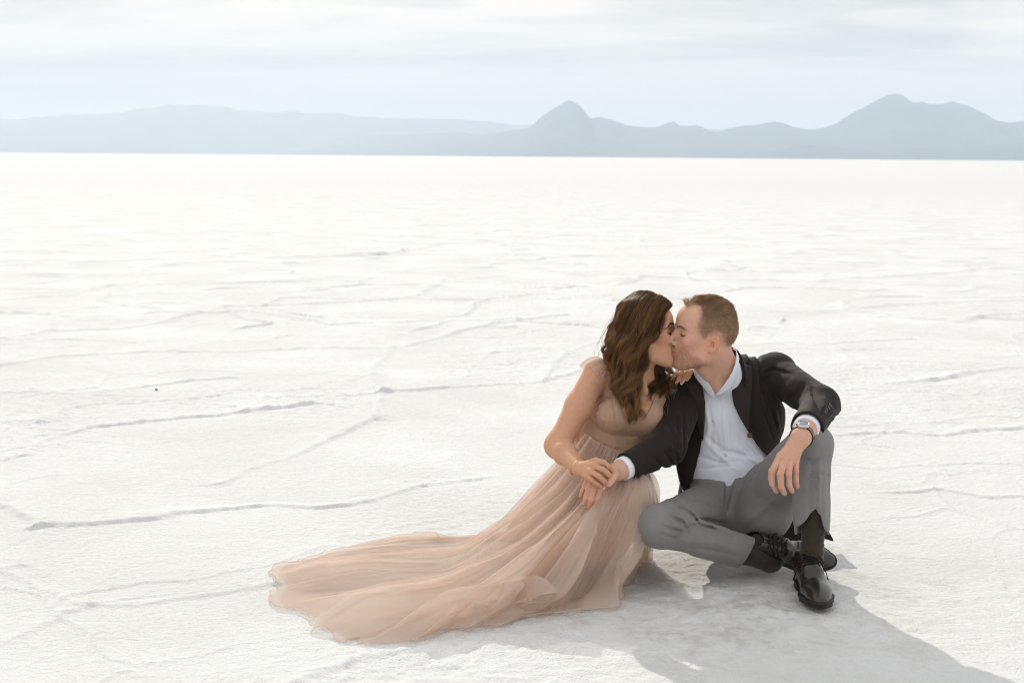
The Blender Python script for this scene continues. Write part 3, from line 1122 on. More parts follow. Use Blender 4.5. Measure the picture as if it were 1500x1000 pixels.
def shoe_parts(S, parent, lo, hi):
    V, F = surface(S.upper, lo, hi, 0.0030)
    up = mesh_obj('shoe', V, F, LEATHER, parent)
    V, F = surface(S.sole, lo, hi, 0.0028)
    mesh_obj('sole', V, F, SOLEM, up)
    parts = []
    for k in range(5):
        t = 0.088 + 0.0135 * k
        h = 0.116 - 0.0045 * k
        pts = [S.w(t + 0.002 * math.sin(k), -0.020, h - 0.014), S.w(t + 0.004, -0.008, h - 0.0035), S.w(t - 0.002, 0.008, h - 0.0035), S.w(t, 0.020, h - 0.014)]
        c = resample(pts, 12)
        # lie on the leather
        for _ in range(6):
            f = S.upper(c.astype(np.float32))
            e = 0.001
            g = np.stack([S.upper((c + np.array(v)).astype(np.float32)) - f for v in ((e, 0, 0), (0, e, 0), (0, 0, e))], 1) / e
            c = c - ((f - 0.0010)[:, None]) * g / np.maximum((g * g).sum(1), 0.3)[:, None]
        parts.append(tube(c, 0.0019, 6))
    for sgn in (-1, 1):
        base = S.w(0.092, 0.004 * sgn, 0.108)
        loop = [base, S.w(0.100, 0.024 * sgn, 0.108), S.w(0.112, 0.040 * sgn, 0.088), S.w(0.108, 0.030 * sgn, 0.090), base]
        parts.append(tube(resample(loop, 24), 0.0016, 6))
        end = [base, S.w(0.115, 0.020 * sgn, 0.100), S.w(0.125, 0.044 * sgn, 0.066), S.w(0.128, 0.052 * sgn, 0.040)]
        parts.append(tube(resample(end, 16), 0.0015, 6))
    v, f = joinm(parts)
    mesh_obj('lace', v, f, LACEM, up)
    return up


shoe_parts(LS, man, (0.76, 3.90, -0.01), (1.00, 4.32, 0.16))
shoe_parts(RS, man, (0.64, 4.10, -0.03), (1.10, 4.56, 0.22))


hemN = A3(MX['rank'] - MX['rkne'])
hemN = hemN / np.linalg.norm(hemN)
hemP = MX['rkne'] + (MX['rank'] - MX['rkne']) * 0.78
hemC = A3([0.86, -0.12, -0.49])
hemC = hemC / np.linalg.norm(hemC)


def sock_l(P):
    d = rc(P, W(1194, 735, 4.170), MX['lank'], 0.039, 0.0330)
    d = smin(d, rc(P, MX['lank'], LS.w(0.045, 0, 0.060), 0.0330, 0.0300), 0.015)
    d = smin(d, rc(P, LS.w(0.045, 0, 0.060), LS.w(0.110, 0, 0.045), 0.0300, 0.024), 0.012)
    q = vnoise(P * A3((60, 60, 240)), 4)
    d = d + 0.0008 * q + 0.0012 * np.sin(P[:, 2] * 300 + 3 * vnoise(P * 30, 3)) * (P[:, 2] < 0.16)
    return d


V, F = surface(sock_l, (0.74, 4.02, 0.03), (1.02, 4.3, 0.34), 0.003)
mesh_obj('sock', V, F, SOCKM, man)


def sock_r(P):
    d = rc(P, hemP - hemN * 0.03, MX['rank'], 0.0385, 0.0365)
    d = smin(d, rc(P, MX['rank'], RS.w(0.055, 0, 0.070), 0.0365, 0.0335), 0.015)
    return d + 0.001 * vnoise(P * 90, 4)


V, F = surface(sock_r, (0.62, 4.2, -0.02), (1.0, 4.5, 0.22), 0.0035)
mesh_obj('sock', V, F, SOCKM, man)

# ---- trousers
HEM_V = pixpoly([(1150, 830), (1150, 778), (1170, 775), (1178, 767), (1186, 757), (1192, 747), (1196, 743), (1200, 750), (1203, 760), (1206, 771), (1211, 781), (1230, 784), (1230, 830)], 4.12)
T_CR = [
    ([(975, 742), (995, 755), (1003, 772)], 0.0060, 0.0075), ([(985, 738), (1006, 748), (1022, 762)], 0.0050, 0.0065),
    ([(965, 752), (990, 764), (1000, 776)], 0.0045, 0.006), ([(962, 762), (983, 772), (1000, 770)], 0.0035, 0.0055),
    ([(992, 770), (1010, 762), (1040, 772), (1075, 790)], 0.006, 0.008), ([(945, 790), (975, 800), (1010, 806)], 0.003, 0.008),
    ([(1000, 790), (1040, 800), (1080, 812)], 0.0025, 0.007), ([(1010, 782), (1045, 788), (1070, 800)], -0.0025, 0.008),
    ([(1083, 690), (1082, 730), (1076, 780)], 0.0055, 0.006), ([(1092, 712), (1084, 745), (1078, 770)], 0.0075, 0.008),
    ([(1100, 690), (1090, 712), (1083, 730)], 0.0050, 0.006), ([(1035, 716), (1060, 708), (1082, 706)], 0.0035, 0.006),
    ([(1020, 722), (1050, 718), (1080, 716)], 0.0030, 0.005), ([(1010, 732), (1050, 730), (1078, 734)], -0.003, 0.008),
    ([(1040, 702), (1062, 696), (1080, 694)], 0.0025, 0.005), ([(1000, 740), (1030, 746), (1055, 760)], 0.0030, 0.007),
    ([(1120, 705), (1100, 735), (1088, 770)], 0.0035, 0.010), ([(1125, 690), (1112, 705), (1098, 722)], 0.0040, 0.006),
    ([(1140, 740), (1120, 765), (1100, 785)], -0.003, 0.012),
    ([(1192, 668), (1190, 700), (1188, 740)], -0.0040, 0.006), ([(1182, 668), (1178, 705), (1176, 745)], 0.0030, 0.008),
    ([(1205, 665), (1206, 700), (1204, 745)], 0.0022, 0.007), ([(1160, 660), (1180, 668), (1205, 662)], 0.0035, 0.007),
    ([(1172, 690), (1190, 684), (1208, 690)], 0.002, 0.006)]


def trousers(P):
    d = ell(P, MX['pelvis'] + np.array([0, 0, 0.005]), (0.170, 0.118, 0.108))
    d = smin(d, ell(P, W(1068, 712, 4.545), (0.150, 0.108, 0.060)), 0.05)
    d = smin(d, rc(P, MX['rhip'], MX['rkne'], 0.094, 0.0630), 0.035)
    sr = rc(P, MX['rkne'], MX['rank'], 0.0620, 0.0500)
    sr = smin(sr, sph(P, W(964, 774, 4.125), 0.058), 0.02)
    sr = smax(sr, (P - A3(hemP)) @ hemC, 0.003)
    sr = np.maximum(sr, -smax(rc(P, hemP - hemN * 0.06, hemP + hemN * 0.05, 0.0405, 0.0425), -(((P - A3(hemP)) @ hemC) + 0.030), 0.004))
    d = smin(d, sr, 0.022)
    lt = smin(rc(P, MX['lhip'], MX['lkne'], 0.100, 0.0700), ell(P, W(1118, 752, 4.43), (0.085, 0.10, 0.095)), 0.04)
    lt = smin(lt, rc(P, W(1066, 712, 4.51), W(1122, 706, 4.475), 0.058, 0.062), 0.03)
    d = smin(d, lt, 0.030)
    ls = rc(P, MX['lkne'], W(1189, 760, 4.165), 0.0640, 0.0530)
    ls = smin(ls, rc(P, W(1189, 735, 4.17), W(1190, 830, 4.175), 0.0535, 0.0530), 0.01)
    ls = smax(ls, -(P[:, 2] - W(1200, 780, 4.2)[2]), 0.003)
    ls = np.maximum(ls, -rc(P, W(1190, 752, 4.168), W(1190, 840, 4.172), 0.0415, 0.0440))
    ls = smax(ls, np.where(P[:, 1] < 4.172, -poly2(P[:, 0], P[:, 2], HEM_V), -1.0), 0.003)
    d = smin(d, ls, 0.012)
    d = smax(d, np.where(P[:, 1] > 4.36, P[:, 2] - W(1068, 682, 4.46)[2] - 0.05 * np.clip((P[:, 0] - 0.68) / 0.2, -0.6, 0.6), -1.0), 0.004)
    d = d + np.clip(2.3 * creases(P, T_CR, 4.22, 4.56), -0.012, 0.013)
    q = P * A3((13, 13, 13))
    d = d + 0.0018 * np.abs(vnoise(q + 0.6 * fbm(P * 6, 2, 3)[:, None], 12)) + 0.0012 * vnoise(P * 34, 15)
    return d


V, F = surface(trousers, (0.36, 3.98, -0.02), (1.12, 4.74, 0.58), 0.0042)
tr = mesh_obj('trousers', V, F, TROUS, man)


def waistband(P):
    return smax(smax(trousers(P) - 0.002, np.abs(P[:, 2] - W(1068, 690, 4.46)[2] - 0.05 * np.clip((P[:, 0] - 0.68) / 0.2, -0.6, 0.6) - 0.004) - 0.014, 0.002), 4.37 - P[:, 1], 0.002)


V, F = surface(waistband, (0.4, 4.25, 0.20), (1.0, 4.74, 0.42), 0.004)
mesh_obj('waistband', V, F, TROUS, tr)

# ---- shirt
S_CR = [([(1060, 585), (1061, 620), (1064, 660), (1066, 690)], -0.0022, 0.004), ([(1072, 590), (1073, 640), (1074, 690)], 0.0018, 0.003),
        ([(1035, 640), (1060, 662), (1090, 668), (1112, 672)], 0.0050, 0.007), ([(1028, 672), (1055, 680), (1085, 676)], 0.0040, 0.006),
        ([(1040, 655), (1064, 676), (1080, 690)], -0.0040, 0.007), ([(1085, 640), (1098, 660), (1118, 676)], 0.0050, 0.006),
        ([(1080, 655), (1100, 672), (1115, 682)], -0.0040, 0.006), ([(1040, 600), (1046, 630), (1042, 660)], 0.0035, 0.006),
        ([(1034, 585), (1040, 625), (1036, 650)], -0.0035, 0.007), ([(1068, 610), (1080, 640), (1098, 664)], 0.0030, 0.007),
        ([(1052, 640), (1056, 665), (1052, 690)], 0.0030, 0.005), ([(1030, 690), (1050, 686), (1075, 682)], 0.0045, 0.005)]


def torso_in(P, g=0.0):
    d = ell(P, MX['chest'], (0.168 + g, 0.108 + g, 0.158 + g))
    d = smin(d, ell(P, MX['belly'], (0.152 + g, 0.112 + g, 0.135 + g)), 0.05)
    d = smin(d, ell(P, W(1066, 740, 4.585), (0.150 + g, 0.108 + g, 0.10 + g)), 0.05)
    d = smin(d, rc(P, MX['rsh'], MX['neck0'] + np.array([0, 0.02, -0.005]), 0.058 + g, 0.056 + g), 0.04)
    d = smin(d, rc(P, MX['lsh'], MX['neck0'] + np.array([0, 0.02, 0.0]), 0.058 + g, 0.056 + g), 0.04)
    return d


VNECK = pixpoly([(1022, 535), (1034, 556), (1042, 568), (1047, 573), (1055, 568), (1066, 552), (1078, 530), (1078, 500), (1022, 500)], 4.44)


def shirt(P):
    d = torso_in(P, -0.003)
    d = smin(d, rc(P, MX['neck0'], MX['neck0'] + 0.62 * (MH.w(-0.03, 0, -0.035) - MX['neck0']), 0.068, 0.066), 0.015)
    top = W(1060, 545, 4.5)[2]
    d = np.maximum(d, np.where(P[:, 1] < 4.50, -poly2(P[:, 0], P[:, 2], VNECK), -1))
    d = np.maximum(d, (P[:, 2] - W(1076, 529, 4.5)[2]))
    d = d + 1.5 * creases(P, S_CR, 4.445, 4.56) + 0.0016 * vnoise(P * 22, 9) + 0.0007 * vnoise(P * 55, 19)
    d = smax(d, W(1068, 735, 4.5)[2] - P[:, 2], 0.01)
    return d


V, F = surface(shirt, (0.4, 4.3, 0.15), (1.0, 4.76, 0.76), 0.0040)
sh = mesh_obj('shirt', V, F, SHIRT, man)


def slab_on(base, poly, Y, t0, t1, yback, off=0.0):
    """a piece of cloth lying on a garment: everything between two offsets of it inside a frontal outline"""
    pp = pixpoly(poly, Y)

    def f(P):
        b = base(P)
        d = smax(b - t1, t0 - b, 0.001)
        d = smax(d, poly2(P[:, 0], P[:, 2], pp), 0.0025)
        return np.maximum(d, P[:, 1] - yback)
    return f


def collar_base(P):
    d = rc(P, MX['neck0'] + np.array([0, 0.0, -0.03]), MX['neck0'] + 0.62 * (MH.w(-0.03, 0, -0.035) - MX['neck0']), 0.078, 0.070)
    return smin(d, torso_in(P, -0.001), 0.012)


for poly in ([(1017, 541), (1022, 537), (1035, 556), (1042, 566), (1047, 576), (1049, 586), (1040, 580), (1029, 566), (1018, 552)],
             [(1079, 511), (1076, 530), (1066, 552), (1055, 568), (1049, 577), (1052, 580), (1068, 570), (1074, 556), (1083, 525)]):
    V, F = surface(slab_on(collar_base, poly, 4.43, 0.0015, 0.0075, 4.52), (0.5, 4.3, 0.5), (0.82, 4.6, 0.76), 0.003)
    mesh_obj('collar', V, F, SHIRT, sh)


def disc_on(base, px, py, Y, r, th, mat, name, parent, lift=0.0):
    p = W(px, py, Y)
    d = ray(px, py)
    d = d / np.linalg.norm(d)
    for _ in range(24):
        p = p + d * float(base(A3(p)[None])[0]) * 0.8
    e = 0.003
    g = np.array([float(base(A3(p + np.array(v))[None])[0] - base(A3(p - np.array(v))[None])[0]) for v in ((e, 0, 0), (0, e, 0), (0, 0, e))])
    g /= np.linalg.norm(g)
    q = Vector(tuple(g)).to_track_quat('Z', 'Y')
    prof = [(0, th * 0.55), (r * 0.45, th * 0.5), (r * 0.62, th), (r * 0.9, th), (r, th * 0.6), (r, -th * 0.5)]
    v, f = [], []
    for j, (rr, zz_) in enumerate(prof):
        for k in range(14):
            a = 2 * math.pi * k / 14
            v.append(np.array(q @ Vector((rr * math.cos(a), rr * math.sin(a), zz_ + lift))) + p)
    for j in range(len(prof) - 1):
        for k in range(14):
            f.append((j * 14 + k, (j + 1) * 14 + k, (j + 1) * 14 + (k + 1) % 14, j * 14 + (k + 1) % 14))
    return mesh_obj(name, v, f, mat, parent)


for px, py in ((1045, 617), (1062, 666)):
    disc_on(shirt, px, py, 4.3, 0.0055, 0.0022, BUTTONM, 'button', sh)

# ---- jacket
OPEN = pixpoly([(1020, 530), (1024, 546), (1030, 564), (1033, 590), (1032, 618), (1029, 652), (1023, 680), (1016, 702), (1008, 716), (1000, 760),
                (1150, 760), (1142, 700), (1127, 671), (1110, 654), (1096, 632), (1082, 608), (1075, 592), (1072, 560), (1073, 540), (1078, 505), (1050, 490)], 4.45)
J_CR = [
    ([(1127, 519), (1120, 535), (1117, 552), (1119, 575), (1126, 600)], 0.0075, 0.006), ([(1136, 552), (1124, 562), (1118, 580)], 0.0050, 0.007),
    ([(1158, 548), (1140, 546), (1124, 552)], 0.0050, 0.006), ([(1180, 562), (1172, 580), (1166, 600)], 0.0080, 0.008),
    ([(1192, 566), (1184, 576), (1174, 590)], -0.0060, 0.008), ([(1173, 557), (1160, 572), (1148, 585)], 0.0035, 0.007),
    ([(1215, 600), (1195, 598), (1172, 608)], 0.0040, 0.006), ([(1220, 590), (1200, 586), (1180, 592)], -0.0040, 0.007),
    ([(1140, 570), (1150, 590), (1158, 603)], 0.0035, 0.007), ([(1130, 590), (1136, 612), (1145, 636)], 0.0045, 0.006),
    ([(1118, 600), (1128, 625), (1136, 648)], 0.0035, 0.006), ([(1140, 605), (1143, 622), (1147, 640)], -0.0040, 0.005),
    ([(975, 612), (982, 640), (984, 665)], 0.0050, 0.007), ([(990, 600), (985, 625), (975, 645)], 0.0055, 0.007),
    ([(962, 640), (972, 655), (980, 672)], 0.0050, 0.006), ([(950, 652), (962, 668), (968, 684)], 0.0040, 0.006),
    ([(935, 662), (944, 680), (944, 700)], 0.0035, 0.006), ([(1000, 585), (996, 620), (992, 655)], 0.0055, 0.006),
    ([(1005, 640), (1000, 660), (998, 690)], 0.0030, 0.006), ([(965, 625), (975, 640), (990, 650)], -0.0035, 0.007),
    ([(1100, 545), (1104, 580), (1102, 620), (1112, 648)], 0.0025, 0.006), ([(1103, 530), (1112, 545), (1114, 570)], -0.0020, 0.008)]
CUFF_L = (MX['lwri'] * 0.70 + MX['lelb'] * 0.30)
CUFF_R = (MX['rwri'] * 0.84 + MX['relb'] * 0.16)
nL = A3((MX['lwri'] - MX['lelb']) / np.linalg.norm(MX['lwri'] - MX['lelb']))
nR = A3((MX['rwri'] - MX['relb']) / np.linalg.norm(MX['rwri'] - MX['relb']))
TAIL = pixpoly([(1150, 745), (1204, 752), (1213, 775), (1221, 792), (1196, 786), (1150, 790)], 4.66)


def sleeve(P, sh_, el, wr, r, cuff, n):
    d = chain(P, [sh_, el, wr], r, 0.025)
    d = smax(d, (P - A3(cuff)) @ n, 0.002)
    inner = rc(P, cuff - n * 0.05, wr + n * 0.04, r[2] - 0.006, r[2] - 0.0095)
    return np.maximum(d, -smax(inner, -((P - A3(cuff)) @ n + 0.020), 0.003))


def jacket_body(P):
    d = torso_in(P, 0.011)
    d = smin(d, ell(P, W(1075, 735, 4.60), (0.175, 0.115, 0.125)), 0.05)
    d = smin(d, ell(P, W(1146, 776, 4.680), (0.120, 0.065, 0.070)), 0.03)  # tail bulk hidden behind the leg, added to widen the shadow on the salt
    d = smin(d, ell(P, W(992, 612, 4.660), (0.080, 0.060, 0.125)), 0.03)  # added bulk, hidden from view, stops sun passing beside his back
    d = smin(d, rc(P, W(1010, 640, 4.55), W(1012, 706, 4.50), 0.060, 0.036), 0.03)
    return d


def jacket(P):
    d = jacket_body(P)
    d = np.maximum(d, np.where(P[:, 1] < 4.60, -poly2(P[:, 0], P[:, 2], OPEN), -1))
    d = smin(d, sleeve(P, MX['lsh'], MX['lelb'] + np.array([0.003, 0, 0]), MX['lwri'], (0.0680, 0.0560, 0.0490), CUFF_L, nL), 0.016)
    d = smin(d, sleeve(P, MX['rsh'], MX['relb'], MX['rwri'], (0.0680, 0.0550, 0.0440), CUFF_R, nR), 0.016)
    d = smin(d, sph(P, MX['lsh'] + np.array([0.010, 0, 0.012]), 0.0635), 0.012)
    # collar stand round the back of the neck
    nd = rc(P, MX['neck0'], MX['neck0'] + 0.6 * (MH.w(-0.03, 0, -0.035) - MX['neck0']) + np.array([0, 0.012, 0]), 0.086, 0.080)
    cut = np.maximum(P[:, 2] - W(1078, 510, 4.5)[2] - 0.25 * (P[:, 1] - 4.5), 4.50 - P[:, 1] - 0.45 * (P[:, 0] - 0.66))
    d = smin(d, np.maximum(nd, cut), 0.006)
    d = np.maximum(d, -rc(P, MX['neck0'] - np.array([0, 0, 0.03]), MX['neck0'] + 0.8 * (MH.w(-0.03, 0, -0.035) - MX['neck0']), 0.0735, 0.0735))
    tail = smax(poly2(P[:, 0], P[:, 2], TAIL), np.abs(P[:, 1] - 4.66) - 0.006, 0.002)
    d = np.minimum(d, tail)
    d = np.maximum(d, 0.012 - P[:, 2])
    fade = np.clip((np.minimum(np.sqrt(((P - A3(CUFF_L)) ** 2).sum(1)), np.sqrt(((P - A3(CUFF_R)) ** 2).sum(1))) - 0.055) / 0.03, 0, 1)
    d = d + np.clip(1.6 * fade * creases(P, J_CR, 4.45, 4.75), -0.010, 0.0085)
    d = d + 0.0020 * np.abs(vnoise(P * 15 + 0.8 * fbm(P * 7, 2, 30)[:, None], 31)) + 0.0010 * vnoise(P * 36, 33)
    # flat inner side, cut open below the arm so that the ground shows through
    return d


V, F = surface(jacket, (0.28, 4.03, 0.0), (1.12, 4.80, 0.80), 0.0040)
jk = mesh_obj('jacket', V, F, JACKET, man)


def jk_front(P):
    return jacket_body(P) + creases(P, J_CR, 4.45, 4.75)


for poly in ([(1079, 511), (1091, 517), (1103, 524), (1104, 531), (1096, 537), (1105, 541), (1103, 570), (1098, 600), (1097, 622), (1097, 634), (1089, 620), (1082, 608), (1075, 592), (1071, 560), (1073, 540)],
             [(1024, 546), (1030, 564), (1034, 590), (1033, 618), (1031, 648), (1024, 630), (1014, 605), (1008, 580), (1012, 572), (1006, 568), (1010, 556), (1018, 546)]):
    V, F = surface(slab_on(jk_front, poly, 4.45, -0.002, 0.0105, 4.60), (0.5, 4.3, 0.3), (0.9, 4.7, 0.76), 0.0032)
    mesh_obj('lapel', V, F, LAPELM, jk)
disc_on(jk_front, 1098, 637, 4.3, 0.0085, 0.0035, BRASS, 'button', jk, 0.002)


def sleeve_l(P):
    return sleeve(P, MX['lsh'], MX['lelb'] + np.array([0.003, 0, 0]), MX['lwri'], (0.0680, 0.0560, 0.0490), CUFF_L, nL)


for px, py in ((1211.5, 602), (1213.5, 598.5), (1216, 595), (1218, 591.5)):
    disc_on(jacket, px - 3, py + 2, 4.1, 0.0062, 0.0032, DBUTTON, 'button', jk)


def cuff(base_a, base_b, r, n, c0, ln, th=0.0075):
    def f(P):
        d = rc(P, base_a, base_b, r, r * 0.97)
        t = (P - A3(c0)) @ n
        d = np.maximum(d, -(d + th))
        return smax(smax(d, t - ln, 0.002), -t - 0.03, 0.002)
    return f


V, F = surface(cuff(MX['lelb'], MX['lwri'] + nL * 0.05, 0.0405, nL, CUFF_L, 0.017), (0.7, 3.98, 0.36), (1.1, 4.4, 0.72), 0.003)
mesh_obj('cuff', V, F, SHIRT, sh)
V, F = surface(cuff(MX['relb'], MX['rwri'] + nR * 0.05, 0.0370, nR, CUFF_R, 0.018), (0.2, 4.05, 0.28), (0.6, 4.4, 0.55), 0.003)
mesh_obj('cuff', V, F, SHIRT, sh)

# ---- body
V, F = surface(man_body, (0.20, 3.96, 0.005), (1.10, 4.75, 0.90), 0.0033)
HAIR_M = np.array([MH.loc(A3(W(a, b, 4.36))[None])[0][[0, 2]] for a, b in
                   [(1001, 450), (1010, 451), (1020, 448), (1026, 450), (1025, 459), (1021, 470), (1020, 478), (1024, 488), (1029, 496), (1032, 495), (1036, 490), (1044, 487), (1054, 487), (1059, 495),
                    (1061, 503), (1066, 508), (1076, 510), (1088, 512), (1110, 480), (1090, 425), (1040, 412), (1000, 425), (990, 440)]])


def tint_man(V):
    q = MH.loc(V.astype(np.float32))
    a = np.abs(q[:, 1])
    n = len(V)
    c = np.tile(np.array([[0.60, 0.375, 0.285]]), (n, 1))
    head = (q[:, 2] > -0.15) & (np.abs(q[:, 0]) < 0.2) & (a < 0.13)

    def blend(mask, colr):
        mask = np.clip(mask, 0, 1)[:, None] * head[:, None]
        return c * (1 - mask) + np.array(colr) * mask
    g = lambda p, r: np.exp(-(((q - A3(p)) / A3(r)) ** 2).sum(1))
    ga = lambda p, r: np.exp(-((((np.stack([q[:, 0], a, q[:, 2]], 1)) - A3(p)) / A3(r)) ** 2).sum(1))
    c = blend(0.45 * ga((0.06, 0.045, -0.01), (0.03, 0.03, 0.025)), (0.56, 0.235, 0.175))
    c = blend(0.55 * g((0.113, 0, -0.010), (0.015, 0.015, 0.013)), (0.56, 0.235, 0.185))
    c = blend(0.62 * ga((-0.012, 0.084, 0.004), (0.024, 0.012, 0.034)), (0.62, 0.25, 0.18))
    # stubble
    fz = 0.010 * vnoise(q * 60, 3) + 0.012 * vnoise(q * 25, 6)
    jaw = np.clip((-0.030 + fz - q[:, 2] - 0.35 * np.maximum(0.045 - q[:, 0], -0.02)) / 0.022, 0, 1) * np.clip((q[:, 0] - 0.000 + fz) / 0.02, 0, 1) * np.clip((q[:, 2] + 0.112 + fz) / 0.02, 0, 1)
    must = ga((0.103, 0.010, -0.028), (0.016, 0.020, 0.009))
    st = np.clip(np.maximum(jaw, must), 0, 1) * (0.55 + 0.30 * vnoise(q * 420, 8))
    c = blend(0.95 * st, (0.235, 0.115, 0.062))
    # lips
    lip = np.exp(-((q[:, 2] + 0.0440) / 0.0105) ** 4) * np.clip((q[:, 0] - 0.085) / 0.006, 0, 1) * np.clip((0.023 - a) / 0.004, 0, 1)
    c = blend(0.75 * lip, (0.42, 0.165, 0.135))
    # brows, lashes
    bz = 0.0405 + 0.10 * a - 2.2 * np.maximum(a - 0.035, 0) ** 1.2 * 0.3
    br = np.exp(-((q[:, 2] - bz) / 0.0042) ** 2) * ((a > 0.010) & (a < 0.055) & (q[:, 0] > 0.05)) * (0.75 + 0.35 * vnoise(q * 300, 5))
    c = blend(0.55 * br, (0.22, 0.12, 0.07))
    la = np.exp(-((q[:, 2] - (0.0160 + 0.10 * np.abs(a - 0.032))) / 0.0024) ** 2) * (np.abs(a - 0.032) < 0.017) * (q[:, 0] > 0.06)
    c = blend(0.85 * la, (0.12, 0.055, 0.035))
    hm = poly2(q[:, 0], q[:, 2], HAIR_M)
    hm = np.where((q[:, 0] > 0.0) & (a < 0.05) & (q[:, 2] > 0.05), np.minimum(hm, 9), hm)
    c = blend(np.clip(0.5 - (hm + 0.004 * vnoise(q * 160, 2)) / 0.014, 0, 1) * (q[:, 2] > -0.05) * 0.70, (0.24, 0.165, 0.115))
    # hands slightly redder at the knuckles and fingertips
    for f in ML_F + MR_F:
        for j, w_ in ((0, 0.40), (1, 0.50), (3, 0.70)):
            k = np.exp(-((V - f[j]) ** 2).sum(1) / 0.011 ** 2)[:, None] * w_
            c = c * (1 - k) + np.array([0.58, 0.25, 0.185]) * k
    return c


mb = mesh_obj('body', V, F, SKIN, man, col=tint_man(V))

BROWM, LASHM = simple('brow_hair_brown', (0.19, 0.105, 0.06), 0.6, 0.2), simple('brown_lash', (0.12, 0.06, 0.04), 0.6, 0.2)
for sg in (1, -1):
    v, f = joinm(brow_hairs(MH, sg, 55, 0.0016, lambda t: 0.0400 + 0.006 * t - 0.012 * max(t - 0.55, 0)))
    mesh_obj('eyebrow', v, f, BROWM, mb)
    v, f = joinm(lash_hairs(MH, sg, 18, 0.0045, 0.0003))
    mesh_obj('eyelashes', v, f, LASHM, mb)


# nails
def nail(tip, prev, nrm, w_, parent):
    ax = tip - prev
    ax /= np.linalg.norm(ax)
    nrm = nrm - ax * (nrm @ ax)
    nrm /= np.linalg.norm(nrm)
    sdv = np.cross(ax, nrm)
    v, f = [], []
    for i in range(5):
        for j in range(5):
            u, t = (i - 2) / 2, (j - 2) / 2
            wv = w_ * (1 - 0.25 * max(t, 0) ** 2)
            v.append(tip + sdv * u * wv + ax * t * w_ * 1.25 + nrm * (w_ * 0.9 * math.sqrt(max(0, 1 - 0.55 * u * u)) - 0.0005))
    for i in range(4):
        for j in range(4):
            f.append((i * 5 + j, i * 5 + j + 1, (i + 1) * 5 + j + 1, (i + 1) * 5 + j))
    return v, f


# ---- wristwatch
wc = MX['lwri'] + nL * (-0.014)
wn = np.array([-0.22, -0.70, 0.68])
wn = wn - nL * (wn @ nL)
wn /= np.linalg.norm(wn)
wsd = np.cross(nL, wn)
ring = []
for k in range(40):
    a = 2 * math.pi * k / 40
    ring.append(wc + 0.0325 * (math.cos(a) * wn + 1.02 * math.sin(a) * wsd))
v, f = [], []
for k in range(40):
    o_ = (ring[k] - wc) / np.linalg.norm(ring[k] - wc)
    for aa, bb in ((-0.0095, 0), (-0.0095, 0.0028), (0.0095, 0.0028), (0.0095, 0)):
        v.append(ring[k] + nL * aa + o_ * bb)
for k in range(40):
    k2 = (k + 1) % 40
    for j in range(4):
        f.append((k * 4 + j, k * 4 + (j + 1) % 4, k2 * 4 + (j + 1) % 4, k2 * 4 + j))
watch = mesh_obj('wristwatch', v, f, LEATHER, man, smooth=False)


def lathe(c, n, prof, seg=32):
    q = Vector(tuple(n)).to_track_quat('Z', 'Y')
    v, f = [], []
    for rr, zz_ in prof:
        for k in range(seg):
            a = 2 * math.pi * k / seg
            v.append(np.array(q @ Vector((rr * math.cos(a), rr * math.sin(a), zz_))) + c)
    for j in range(len(prof) - 1):
        for k in range(seg):
            f.append((j * seg + k, j * seg + (k + 1) % seg, (j + 1) * seg + (k + 1) % seg, (j + 1) * seg + k))
    f.append(tuple((len(prof) - 1) * seg + k for k in range(seg)))
    return v, f


wtop = wc + wn * 0.0345
v, f = lathe(wtop, wn, [(0.0175, -0.003), (0.0200, 0.0), (0.0205, 0.004), (0.0195, 0.0075), (0.0170, 0.0088), (0.0165, 0.0070), (0.0001, 0.0070)])
mesh_obj('watch_case', v, f, STEEL, watch)
v, f = lathe(wtop, wn, [(0.0163, 0.0068), (0.0163, 0.0074), (0.0001, 0.0074)])
mesh_obj('dial', v, f, DIALM, watch)

# ---- short hair
HAIRM = hair_mat('short_brown_hair', (0.235, 0.160, 0.102), (0.72, 0.53, 0.35))


def strands(roots, dirs_fn, length, nseg, rad, rng, sides=3):
    """many thin tapered tubes as one mesh; dirs_fn(points, t) gives the growing direction"""
    n = len(roots)
    pts = [roots.copy()]
    p = roots.copy()
    for i in range(nseg):
        p = p + dirs_fn(p, i / nseg) * (length / nseg)[:, None]
        pts.append(p.copy())
    return strand_mesh(np.stack(pts, 1), rad, sides)


def strand_mesh(P, rad, sides=3, taper=0.25):
    n, m, _ = P.shape
    T = np.gradient(P, axis=1)
    T /= np.linalg.norm(T, axis=2, keepdims=True) + 1e-12
    ref = np.array([0.31, -0.77, 0.55])
    A = np.cross(T, ref)
    A /= np.linalg.norm(A, axis=2, keepdims=True) + 1e-9
    B = np.cross(T, A)
    tp = np.linspace(1, taper, m)[None, :, None] * (rad if np.isscalar(rad) else rad[:, None, None])
    V = np.zeros((n, m, sides, 3))
    for k in range(sides):
        a = 2 * math.pi * k / sides
        V[:, :, k] = P + tp * (math.cos(a) * A + math.sin(a) * B)
    base = (np.arange(n) * m * sides)[:, None, None]
    j = (np.arange(m - 1) * sides)[None, :, None]
    k = np.arange(sides)[None, None, :]
    k2 = (k + 1) % sides
    F = np.stack([base + j + k, base + j + k2, base + j + sides + k2, base + j + sides + k], -1).reshape(-1, 4)
    return V.reshape(-1, 3), F


